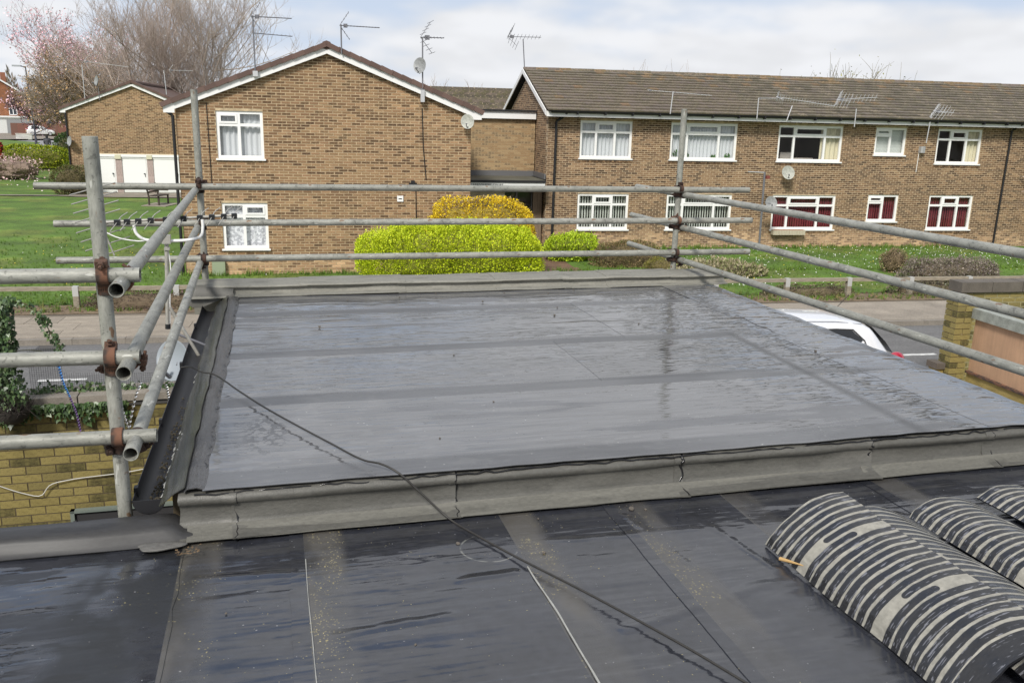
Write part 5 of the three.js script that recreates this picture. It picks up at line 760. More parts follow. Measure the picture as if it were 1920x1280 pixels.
tree('sparse pale blossom tree beside the far end of the terrace', [25.6, -25.3], { name: 'blossom_tree', seed: 91, stems: 3, H: 5.2, kids: 5, depth: 4, spread: 0.9, bark: [0.2, 0.16, 0.13], r0: 0.06, twigR: 0.006, rise: 0.1, wig: 0.5, fan: 0.9, blossom: { n: 900, size: 0.05, pal: [[0.75, 0.6, 0.6], [0.8, 0.7, 0.68], [0.3, 0.28, 0.12]], jit: 0.2 } });
{ // winter wood on the skyline: trunks and twig masses too far off to count
  const r = rngOf(81), L = [], G = [], c = [[0.2, 0.16, 0.125], [0.24, 0.19, 0.14], [0.17, 0.15, 0.12], [0.26, 0.17, 0.12]];
  for (let i = 0; i < 150; i++) { const x = -250 + 175 * r() + 20, z = -285 - 70 * r(), h = 10 + 5 * r(); if (i % 2) G.push(rod(V(x, 0, z), V(x + r() - 0.5, h * 0.8, z), 0.22, 5, 0.08)); for (let k = 0; k < 70; k++) { const f = Math.sqrt(r()), a = r() * 6.28, rr = 2.6 * Math.sin(Math.PI * clamp(f * 0.9 + 0.08)) * Math.sqrt(r()), s = 0.7 + 0.9 * r(); L.push([mtx(V(x + Math.cos(a) * rr, h * (0.12 + 0.88 * f), z + Math.sin(a) * rr), eul((r() - 0.5) * 0.9, r() * 6, (r() - 0.5) * 0.9), V(s * 0.45, s * 1.5, s * 0.45)), pick(r, c)]); } }
  const w = single('distant_wood', G, std({ color: lin(0.2, 0.165, 0.13) }), null, null, { kind: 'stuff' });
  const im = instanced('wood_twigs', leafGeo, leafMat, L, scene); void w; im.name = 'distant_wood_twigs';
}
// ---------- ivy on the pier and wall (roof frame) ----------
const ivyGeo = (() => { const s = new THREE.Shape(); s.moveTo(0, 0); s.lineTo(0.3, 0.1); s.lineTo(0.48, 0.36); s.lineTo(0.26, 0.46); s.lineTo(0, 1); s.lineTo(-0.26, 0.46); s.lineTo(-0.48, 0.36); s.lineTo(-0.3, 0.1); s.closePath(); const g = new THREE.ShapeGeometry(s), p = g.attributes.position; for (let i = 0; i < p.count; i++) p.setZ(i, -0.12 * Math.abs(p.getX(i))); g.computeVertexNormals(); return g; })();
const ivyMat = std({ color: 0xffffff, roughness: 0.4 });
const IVY = [[0.05, 0.095, 0.03], [0.075, 0.125, 0.045], [0.035, 0.07, 0.022], [0.11, 0.16, 0.06], [0.06, 0.1, 0.04]];
// ---------- yellow garden wall with ivy post, mesh and streamers (roof frame) ----------
{
  const zW = -7.0, wall = thing('garden_wall', 'mossy yellow brick wall with grey coping behind the scaffold', 'wall', [-1.7, 0, zW], { roof: true });
  brickWall(wall, { name: 'brick_face', at: [0, 0, zW], x0: -3.6, x1: -0.47, y0: 0, y1: 1.86, pal: 'yellow', mortar: mortarDark, seed: 91, course: 0.067, pitch: 0.21, joint: 0.009, parts: [-2.3, -0.47, 0.85, 1.88], max: 300 });
  const cop = [0.92, 1, 0.86].map(k => std({ map: rep(paveTex, 1.5), color: lin(0.95 * k, 0.98 * k, 1.02 * k), bumpMap: rep(grain, 4), bumpScale: 0.004, roughness: 0.9 }));
  for (let i = 0; i < 6; i++) part(wall, 'coping_stone', boxM(-3.6 + i * 0.525, -3.6 + i * 0.525 + 0.515, 1.895, 1.95, zW - 0.26, zW + 0.03), cop[i % 3]);
  part(wall, 'ledge', box(-3.6, -0.47, 1.855, 1.895, zW - 0.24, zW + 0.012), std({ map: rep(speck, 2), color: lin(0.09, 0.085, 0.08) }));
  const post = thing('ivy_post', 'post smothered in dark green ivy at the end of the mesh', 'post', [-1.93, 1.951, -6.95], { roof: true });
  part(post, 'post_core', box(-2.1, -1.95, 1.951, 2.62, -7.02, -6.9), std({ map: rep(speck, 2), color: lin(0.09, 0.10, 0.07) }));
  part(post, 'support_tube', rod(V(-2.07, 1.951, -6.9), V(-2.07, 2.45, -6.9), 0.03, 10), std({ color: lin(0.3, 0.36, 0.33), roughness: 0.6 }));
  const r = rngOf(93), L = [], put = (x, y, z, s, o = post) => { const b = originOf.get(o); L.push([mtx(V(x - b[0], y - b[1], z - b[2]), eul(-0.9 + r() * 0.9, (r() - 0.5) * 2.2, Math.PI + (r() - 0.5) * 1.6), V(s, s, s)), pick(r, IVY)]); };
  for (let i = 0; i < 2600; i++) { const y = 1.75 + 1.0 * Math.sqrt(r()), w = 0.085 + 0.08 * vn(y * 5, 3) + (y < 2.2 ? 0.04 : 0); put(-1.98 + (r() * 2 - 1) * w, y, -6.9 + (r() - 0.3) * 0.2, 0.02 + 0.022 * r()); }
  instanced('ivy_leaves', ivyGeo, ivyMat, L.splice(0), post);
  { // arching spray off the post
    const P = [[-1.85, 2.72], [-1.74, 2.69], [-1.66, 2.6], [-1.62, 2.5], [-1.575, 2.4], [-1.545, 2.3]].map(p => V(p[0], p[1], -6.85)); part(post, 'trailing_stem', curve(P, 0.004, 24, 5), std({ color: lin(0.1, 0.08, 0.04) }));
    const cv = new THREE.CatmullRomCurve3(P); for (let i = 0; i < 130; i++) { const p = cv.getPoint(r()); put(p.x + (r() - 0.5) * 0.07, p.y + (r() - 0.5) * 0.05, -6.85 + (r() - 0.5) * 0.06, 0.022 + 0.02 * r()); }
    instanced('trailing_leaves', ivyGeo, ivyMat, L.splice(0), post);
    part(post, 'trailing_stem', curve([V(-1.85, 2.36, -6.83), V(-1.75, 2.36, -6.83), V(-1.66, 2.34, -6.83), V(-1.6, 2.3, -6.83)], 0.004, 16, 5), std({ color: lin(0.05, 0.05, 0.03) }));
  }
  const iv = thing('wall_ivy', 'patchy ivy trailing over the coping of the yellow wall', 'ivy', [-1.5, 1.7, -6.95], { roof: true });
  for (let i = 0; i < 620; i++) { const x = -2.2 + 1.05 * r(), dr = Math.max(0, 0.32 * fbm(x * 5 + 3, 8, 3) - 0.03); put(x, 1.91 - dr * 1.5 * r() * r(), -6.955 + 0.03 * r(), 0.03 + 0.025 * r(), iv); }
  for (let i = 0; i < 620; i++) { const x = -1.85 + 1.25 * r(); put(x, 1.945 + 0.09 * r() * r() * (1.2 - (x + 1.85) * 0.5), -7.16 + 0.08 * r(), 0.02 + 0.02 * r(), iv); }
  part(iv, 'stems', [curve([V(-2.2, 1.88, -6.95), V(-1.8, 1.84, -6.94), V(-1.4, 1.86, -6.95), V(-1.1, 1.89, -6.95)], 0.005, 20, 5), curve([V(-1.5, 1.86, -6.95), V(-1.48, 1.7, -6.94), V(-1.44, 1.6, -6.95)], 0.004, 10, 5)], std({ color: lin(0.08, 0.06, 0.03) }));
  instanced('ivy_leaves', ivyGeo, ivyMat, L.splice(0), iv);
  // wire mesh above the coping
  const me = thing('wire_mesh', 'dark square wire mesh standing along the wall top', 'mesh', [-1.3, 1.95, -7.12], { roof: true }), G = [], hgt = x => x < -1.62 ? 2.3 : lerp(2.1, 2.05, (x + 1.62) / 1.1);
  for (let x = -1.85; x < -0.5; x += 0.016) G.push(box(x, x + 0.0016, 1.95, hgt(x), -7.121, -7.1194)); for (let y = 1.955; y < 2.3; y += 0.016) G.push(box(-1.85, y > 2.08 ? -1.62 : -0.55, y, y + 0.0016, -7.1194, -7.1178));
  part(me, 'wires', G, std({ color: lin(0.035, 0.04, 0.038), roughness: 0.6 }), { stuff: true });
  part(me, 'top_wire', [rod(V(-0.85, 2.075, -7.12), V(-0.55, 2.08, -7.12), 0.009, 6), rod(V(-0.8, 1.92, -7.05), V(-0.6, 1.9, -7.05), 0.006, 6)], gutterBlack);
  // twisted streamers that hang from the rails
  const strand = (pts, cols, label, name = 'twisted_streamer') => { const cv = new THREE.CatmullRomCurve3(pts.map(p => V(...p))), n = 26, b = pts[0], t = thing(name, label, 'streamer', [b[0], b[1], b[2]], { roof: true, group: 'twisted bird-scaring streamers' }); part(t, 'string', new THREE.TubeGeometry(cv, 40, 0.0016, 4, false), std({ color: lin(0.3, 0.3, 0.3) })); const rows = []; for (let i = 0; i <= n * 4; i++) { const p = cv.getPoint(i / (n * 4)), a = i * 0.42, w = 0.0105; rows.push([[p.x - w * Math.cos(a), p.y, p.z - w * Math.sin(a)], [p.x + w * Math.cos(a), p.y, p.z + w * Math.sin(a)]]); } part(t, 'foil_twist', sheet(rows, (i, j) => [j, i / 20]), cols); return t; };
  const foil = new THREE.MeshStandardMaterial({ color: lin(0.85, 0.85, 0.88), metalness: 0.9, roughness: 0.25, side: THREE.DoubleSide }), blueT = std({ color: lin(0.03, 0.22, 0.62), roughness: 0.3 }), purple = std({ color: lin(0.16, 0.08, 0.26), roughness: 0.3 });
  const zs = -6.4, hp = (x, y) => [x, y, zs];
  strand([hp(-1.13, 2.28), hp(-1.12, 2.12), hp(-1.095, 1.98), hp(-1.07, 1.86)], foil, 'silver twisted streamer hanging straight beside the rusty coupler');
  strand([hp(-0.965, 2.2), hp(-1.0, 2.12), hp(-1.035, 2.0), hp(-1.065, 1.87), hp(-1.07, 1.76)], foil, 'silver streamer slanting down to meet the straight one');
  strand([hp(-0.80, 2.18), hp(-0.79, 2.05), hp(-0.785, 1.92)], foil, 'silver streamer just past the corner upright');
  strand([hp(-0.785, 1.92), hp(-0.78, 1.84), hp(-0.77, 1.74)], purple, 'purple tail of streamer past the corner upright');
  strand([hp(-1.48, 2.36), hp(-1.46, 2.22), hp(-1.43, 2.12)], blueT, 'bright blue twisted streamer beside the ivy post');
  strand([hp(-1.43, 2.12), hp(-1.40, 2.0), hp(-1.385, 1.86)], purple, 'dull purple streamer tail below the blue one');
  strand([hp(-0.75, 2.32), hp(-0.66, 2.25), hp(-0.6, 2.2), hp(-0.54, 2.17)], foil, 'silver streamer strung sideways toward the gutter');
  const bs = thing('hanging_basket', 'dark withered hanging basket on the yellow wall below the ivy post', 'basket', [-1.92, 1.82, -6.85], { roof: true });
  part(bs, 'bowl', (() => { const g = new THREE.SphereGeometry(0.12, 16, 10, 0, 6.283, Math.PI / 2, Math.PI / 2); g.translate(-1.92, 1.92, -6.85); return g; })(), std({ map: rep(speck, 4), color: lin(0.03, 0.025, 0.02) }));
  { const T = []; for (let i = 0; i < 260; i++) { const a = r() * 6.28, rr = 0.13 * Math.sqrt(r()), p = V(-1.92 + Math.cos(a) * rr, 1.92, -6.85 + Math.sin(a) * rr); T.push(rod(p, p.clone().add(V((r() - 0.5) * 0.16, (r() - 0.35) * 0.22, (r() - 0.5) * 0.14)), 0.003, 3, 0.001)); } part(bs, 'dead_stems', T, std({ color: lin(0.045, 0.035, 0.03) }), { stuff: true }); }
  part(bs, 'bracket', [rod(V(-1.92, 2.12, -6.98), V(-1.92, 2.1, -6.82), 0.006), rod(V(-1.92, 2.1, -6.82), V(-1.92, 1.92, -6.85), 0.003)], gutterBlack);
  single('wall_cable', curve([V(-2.2, 1.32, -6.98), V(-1.95, 1.2, -6.975), V(-1.83, 1.17, -6.975), V(-1.76, 1.25, -6.975), V(-1.62, 1.28, -6.98), V(-1.2, 1.31, -6.98), V(-0.85, 1.36, -6.98), V(-0.5, 1.37, -6.98)], 0.004, 60, 6), std({ color: lin(0.55, 0.54, 0.5), roughness: 0.6 }), 'sagging white cable clipped along the yellow wall', 'cable', { roof: true });
  const darkBox = thing('dark_standin_box', 'dark stand-in box with grey edging below the yellow wall', 'box', [-1.15, 0, -6.6], { roof: true });  // open dark box standing in for a dark framed opening
  part(darkBox, 'carcass', [box(-1.6, -0.62, 0, 1.05, -6.92, -6.9), box(-1.6, -0.62, 0, 0.9, -6.32, -6.3), box(-1.6, -1.58, 0, 0.98, -6.9, -6.32), box(-0.64, -0.62, 0, 0.98, -6.9, -6.32), box(-1.6, -0.62, 0, 0.02, -6.9, -6.3)], dark);
  part(darkBox, 'edge_frame', [box(-1.62, -1.59, 0, 1.06, -6.93, -6.88), box(-1.62, -0.6, 1.04, 1.06, -6.93, -6.88)], std({ color: lin(0.16, 0.19, 0.17), roughness: 0.6 }));
}
// ---------- aerials and dishes ----------
const alu = std({ color: lin(0.62, 0.62, 0.63), metalness: 0.5, roughness: 0.4 }), aluDark = std({ color: lin(0.20, 0.20, 0.22), metalness: 0.4, roughness: 0.5 });
// yagi: mast from base to top, boom from a to b
function yagi(label, base, top, a, b, { n = 12, el = 0.16, tilt = V(0, 0, 1), refl = 'panel', roof = false, mastR = 0.018, mat = alu, boomR = 0.01, rodR = 0.005, extra }) {
  const t = thing('tv_aerial', label, 'aerial', base, { roof, group: 'television aerials' });
  const A = V(...a), B = V(...b), d = B.clone().sub(A), u = d.clone().normalize();
  part(t, 'mast', rod(V(...base), V(...top), mastR, 8), mat); part(t, 'boom', rod(A, B, boomR, 6), mat);
  const v = tilt.clone().normalize();
  for (let i = 0; i < n; i++) { const p = A.clone().addScaledVector(d, (i + 0.6) / n), l = el * (1 - 0.35 * i / n); part(t, 'director', rod(p.clone().addScaledVector(v, -l / 2), p.clone().addScaledVector(v, l / 2), rodR, 5), mat); }
  if (refl === 'panel') { const w = u.clone().cross(v).normalize(); for (const s of [-1, 1]) for (let i = 1; i < 5; i++) { const p = A.clone().addScaledVector(w, s * i * el * 0.26).addScaledVector(u, el * 0.2 * i); part(t, 'reflector', rod(p.clone().addScaledVector(v, -el * 0.75), p.clone().addScaledVector(v, el * 0.75), rodR, 5), mat); if (i === 4) part(t, 'reflector_arm', rod(A, p, rodR * 1.2, 5), mat); } }
  const dp = A.clone().addScaledVector(u, el * 0.5); part(t, 'dipole_box', box(dp.x - el * 0.16, dp.x + el * 0.16, dp.y - el * 0.14, dp.y + el * 0.14, dp.z - el * 0.16, dp.z + el * 0.16), aluDark);
  if (extra) extra(t); return t;
}
const G1 = { el: 0.3, rodR: 0.006, boomR: 0.011 }, V3 = (x, y, z) => [x, y, z];
yagi('tall mast on the gable bargeboard with two long aerials pointing sideways', V3(-2.0, 4.95, -23.3), V3(-2.0, 6.36, -23.3), V3(-2.05, 6.34, -23.3), V3(-1.1, 6.36, -23.6), { ...G1, n: 14, mat: aluDark, extra: t => { part(t, 'boom', rod(V(-2.02, 5.96, -23.3), V(-1.1, 5.94, -23.6), 0.01, 6), aluDark); for (let i = 0; i < 9; i++) part(t, 'director', rod(V(-1.95 + i * 0.1, 5.955, -23.42 - i * 0.03), V(-1.95 + i * 0.1, 5.955, -23.2 - i * 0.03), 0.005, 5), aluDark); part(t, 'bracket', box(-2.06, -1.94, 4.95, 5.08, -23.37, -23.28), alu); } });
yagi('aerial with a long boom just beside the gable peak', V3(0.09, 5.55, -23.3), V3(0.09, 6.24, -23.3), V3(0.06, 6.22, -23.3), V3(1.05, 6.24, -23.7), { ...G1, n: 13, mat: aluDark });
yagi('aerial with splayed reflector above the dish on the gable slope', V3(2.1, 4.45, -23.32), V3(2.1, 6.02, -23.32), V3(2.05, 6.02, -23.32), V3(2.66, 6.04, -23.5), { ...G1, n: 7, el: 0.36, mat: aluDark, tilt: V(0.2, 0.05, 1), extra: t => part(t, 'bracket', box(2.05, 2.15, 4.45, 4.75, -23.48, -23.3), alu) });
yagi('aerial standing on the terrace ridge end', V3(6.38, 5.78, -31.4), V3(6.3, 6.78, -31.4), V3(5.75, 6.84, -31.4), V3(6.98, 6.88, -31.6), { ...G1, n: 9, el: 0.34, mat: aluDark, tilt: V(0.1, 0.6, 1) });
yagi('first thin aerial above the terrace gutter beside the scaffold upright', V3(10.33, 4.36, -27.42), V3(10.38, 5.05, -27.42), V3(9.55, 5.07, -27.5), V3(11.68, 4.96, -27.4), { ...G1, n: 18, el: 0.2, refl: 'none' });
yagi('aerial with a bent arm on the terrace gutter', V3(13.3, 4.28, -27.42), V3(13.3, 4.92, -27.42), V3(13.28, 4.92, -27.42), V3(14.2, 4.94, -27.4), { ...G1, n: 8, el: 0.16, refl: 'none' });
yagi('long many-toothed aerial lying low across the terrace roof', V3(14.35, 4.24, -27.42), V3(14.5, 4.72, -27.42), V3(13.9, 4.98, -27.4), V3(16.0, 4.74, -27.4), { ...G1, n: 22, el: 0.2, tilt: V(0, 1, 0.35) });
yagi('aerial with folded grid reflector over the terrace eaves', V3(16.8, 4.1, -27.42), V3(16.8, 4.68, -27.42), V3(16.1, 4.95, -27.5), V3(17.5, 5.06, -27.4), { ...G1, n: 10, el: 0.34, tilt: V(0.3, 1, 0.2) });
yagi('aerial on the last terrace window bay', V3(19.6, 3.62, -27.5), V3(19.66, 4.6, -27.5), V3(19.7, 4.68, -27.5), V3(20.42, 4.64, -27.4), { ...G1, n: 7, el: 0.34, tilt: V(0.5, 1, 0.2) });
yagi('aerial on the garage house bargeboard with pale mast', V3(-12.2, 4.6, -47.7), V3(-12.2, 6.2, -47.7), V3(-12.1, 6.35, -47.7), V3(-10.1, 6.15, -47.9), { ...G1, n: 14, el: 0.3 });
yagi('aerial above the far slope of the garage house', V3(-8.4, 4.9, -47.7), V3(-8.45, 6.05, -47.7), V3(-8.2, 6.06, -47.7), V3(-7.1, 6.07, -47.9), { ...G1, n: 10, el: 0.25 });
function dish(label, p, R, face, { mat, arm = true, wall, mast, roof = false }) {
  const t = thing('satellite_dish', label, 'satellite dish', p, { roof, group: 'satellite dishes' }), pts = []; for (let i = 0; i <= 10; i++) { const q = R * i / 10; pts.push(new THREE.Vector2(q, 0.28 * q * q / R)); } for (let i = 10; i >= 0; i--) { const q = R * i / 10; pts.push(new THREE.Vector2(q, 0.28 * q * q / R - 0.006)); }
  const f = V(...face).normalize(), q = new THREE.Quaternion().setFromUnitVectors(V(0, 1, 0), f), g = new THREE.LatheGeometry(pts, 26); g.scale(0.9, 1, 1.02); g.applyQuaternion(q); part(t, 'reflector', g, mat, { abs: false });
  const lo = V(0, -R * 0.95, 0), foc = f.clone().multiplyScalar(R * 1.05).add(V(0, -R * 0.55, 0)); part(t, 'feed_arm', rod(lo.clone().addScaledVector(f, 0.05), foc, 0.012, 6), aluDark, { abs: false }); const lnb = part(t, 'receiver_head', rod(foc, foc.clone().addScaledVector(f, -R * 0.3).add(V(0, R * 0.12, 0)), R * 0.1, 10), aluDark, { abs: false }); void lnb;
  if (wall) part(t, 'wall_bracket', [rod(V(0, -0.02, 0), V(...wall), 0.018, 6)], aluDark, { abs: false }); return t;
}
const dishGrey = std({ map: rep(speck, 2), color: lin(0.36, 0.37, 0.37), roughness: 0.55 }), dishPale = std({ map: rep(speck, 2), color: lin(0.52, 0.53, 0.47), roughness: 0.6 });
dish('grey dish on the mast above the gable roof slope', [2.06, 5.33, -23.32], 0.21, [-0.75, 0.25, 0.75], { mat: dishGrey });
dish('pale dish on the corner of the gabled house by the link', [3.26, 3.98, -23.25], 0.19, [-0.35, 0.3, 1], { mat: dishPale, wall: [0.05, 0, -0.24] });
dish('pale dish on the terrace wall between the storeys', [14.72, 2.55, -27.7], 0.23, [-0.25, 0.35, 1], { mat: dishPale, wall: [0, 0, -0.29] });
dish('grey dish on the tall post in front of the terrace', [13.95, 1.6, -27.2], 0.21, [-0.2, 0.3, 1], { mat: dishGrey, wall: [-0.2, 0, -0.02] });
dish('small dish above the garage house roof edge', [-11.55, 5.45, -47.7], 0.26, [-0.8, 0.2, 0.5], { mat: dishGrey, wall: [0.02, -0.9, 0] });
dish('pale dish low on the garage house corner', [-13.05, 2.55, -47.75], 0.26, [-0.8, 0.2, 0.6], { mat: dishGrey, wall: [0.1, 0, -0.22] });
{ const t = thing('dish_post', 'tall grey post with bent top arm in front of the terrace', 'post', [13.7, 0, -27.25]); part(t, 'pole', rod(V(13.7, 0, -27.25), V(13.66, 2.6, -27.25), 0.035, 10), aluDark); part(t, 'top_arm', rod(V(13.66, 2.58, -27.25), V(13.05, 2.6, -27.2), 0.018, 8), alu); part(t, 'arm_box', box(13.72, 13.84, 2.38, 2.48, -27.3, -27.2), std({ color: lin(0.2, 0.05, 0.04) })); }
{ const t = thing('window_trough', 'weathered pale planting trough under a red-blind terrace window', 'planter', [15.0, 0.45, -27.85]); part(t, 'box', [box(14.44, 15.62, 0.46, 0.62, -27.97, -27.76)], std({ map: rep(speck, 3), color: lin(0.62, 0.56, 0.42) })); for (let i = 0; i < 12; i++) part(t, 'rib', box(14.48 + i * 0.095, 14.5 + i * 0.095, 0.47, 0.61, -27.76, -27.745), std({ color: lin(0.5, 0.46, 0.36) })); part(t, 'soil', box(14.46, 15.6, 0.615, 0.63, -27.95, -27.78), std({ color: lin(0.25, 0.1, 0.04) })); }
// big aerial and dish by the gutter (roof frame)
{
  const z = -5.6, t = thing('tv_aerial', 'large weathered aerial with black clips and white cradle beyond the gutter', 'aerial', [-0.66, 2.79, z], { roof: true, group: 'television aerials' });
  const A = V(-0.99, 3.415, z), B = V(-0.225, 3.45, z - 0.05), d = B.clone().sub(A), worn = std({ map: rep(speck, 3), color: lin(0.55, 0.53, 0.48), metalness: 0.3, roughness: 0.5 }), clip = std({ color: lin(0.015, 0.016, 0.018), roughness: 0.4 });
  part(t, 'boom', rod(A, B, 0.008, 8), worn);
  [0.12, 0.19, 0.27, 0.36, 0.47, 0.6, 0.72, 0.81, 0.9, 0.98].forEach((k, i) => { const p = A.clone().addScaledVector(d, k); part(t, 'director', curve([p.clone().add(V(-0.03, -0.045, 0.09)), p.clone().add(V(-0.012, -0.02, 0.05)), p, p.clone().add(V(0.015, 0.025, -0.05)), p.clone().add(V(0.045, 0.045, -0.09))], 0.003, 10, 5), worn); part(t, 'clip', [box(p.x - 0.018, p.x + 0.014, p.y - 0.02, p.y + 0.012, p.z - 0.016, p.z + 0.016)], clip); if (i === 3) part(t, 'clip', box(p.x + 0.02, p.x + 0.07, p.y - 0.008, p.y + 0.008, p.z - 0.01, p.z + 0.01), rust); });
  for (const s of [1, -1]) for (let i = 0; i < 4; i++) { const p = V(-1.0 + (s > 0 ? -0.005 * i : 0.02 * i), 3.425 + s * (0.03 + i * 0.052), z); part(t, 'reflector_rod', rod(p.clone().add(V(-0.11, -0.03, 0.08)), p.clone().add(V(0.11, 0.03, -0.08)), 0.0035, 6), worn); }
  part(t, 'reflector_arm', [rod(A, V(-1.01, 3.63, z), 0.005, 6), rod(A, V(-0.93, 3.22, z), 0.005, 6)], worn);
  part(t, 'cradle', curve([V(-0.81, 3.40, z), V(-0.80, 3.35, z), V(-0.76, 3.315, z), V(-0.66, 3.305, z), V(-0.5, 3.31, z), V(-0.44, 3.33, z), V(-0.425, 3.38, z), V(-0.425, 3.43, z)], 0.009, 40, 8), upvc);
  part(t, 'lead', curve([V(-0.97, 3.36, z), V(-0.9, 3.325, z), V(-0.8, 3.305, z), V(-0.66, 3.30, z), V(-0.625, 3.2, z), V(-0.64, 2.95, z), V(-0.65, 2.8, z)], 0.004, 40, 6), upvc);
  part(t, 'mast', rod(V(-0.663, 2.79, z), V(-0.635, 3.31, z), 0.0125, 10), worn); part(t, 'mast_foot', rod(V(-0.664, 2.765, z), V(-0.662, 2.795, z), 0.016, 10), clip); part(t, 'clamp', [box(-0.66, -0.61, 3.29, 3.34, z - 0.02, z + 0.03), box(-0.65, -0.62, 3.25, 3.265, z - 0.016, z + 0.02)], worn);
  part(t, 'wall_arm', [rod(V(-0.645, 2.9, z), V(-0.43, 2.45, z), 0.011, 8)], worn);
  const ds = dish('pale dish half hidden behind the gutter', [-0.63, 2.56, -5.6], 0.13, [-0.55, 0.35, 0.75], { mat: std({ color: lin(0.27, 0.30, 0.33), roughness: 0.4 }), roof: true, wall: [0.24, -0.1, 0] }); part(ds, 'top_arm', rod(V(0.02, 0.17, 0), V(0.2, 0.08, 0), 0.008, 6), aluDark, { abs: false });
}
// ---------- knee rail fence ----------
{
  const wood = std({ map: rep(speck, 1.2, 6), color: lin(0.38, 0.33, 0.25), bumpMap: rep(grain, 1, 8), bumpScale: 0.004 }), capM = std({ color: lin(0.5, 0.5, 0.48), roughness: 0.5, metalness: 0.3 });
  const fence = (a, b, posts, label) => { const t = thing('knee_rail_fence', label, 'fence', [(a + b) / 2, 0, -19.45], { group: 'knee rail fences along the far verge' }); const s = [a, ...posts, b]; for (let i = 0; i < s.length - 1; i++) part(t, 'rail', boxM(s[i] + 0.004, s[i + 1] - 0.004, 0.395 + 0.006 * (i % 2), 0.475 + 0.006 * (i % 2), -19.5, -19.41), wood); for (const x of posts) { const p = part(t, 'post', boxM(x - 0.055, x + 0.055, 0, 0.39, -19.51, -19.40), wood); part(p, 'metal_strap', [box(x - 0.058, x + 0.058, 0.28, 0.487, -19.402, -19.398), box(x - 0.058, x + 0.058, 0.484, 0.488, -19.51, -19.4)], capM); } };
  fence(-12, 5.0, [-10.4, -8.7, -7.1, -5.5, -3.5, -1.9, -0.2, 1.5, 3.1, 4.7], 'low timber knee rail crossing the lawn edge beyond the garden wall');
  fence(6.8, 26, [7.1, 8.75, 10.6, 12.25, 13.95, 15.6, 17.25, 18.9, 20.6, 22.3, 24], 'low timber knee rail with metal straps in front of the terrace');
}
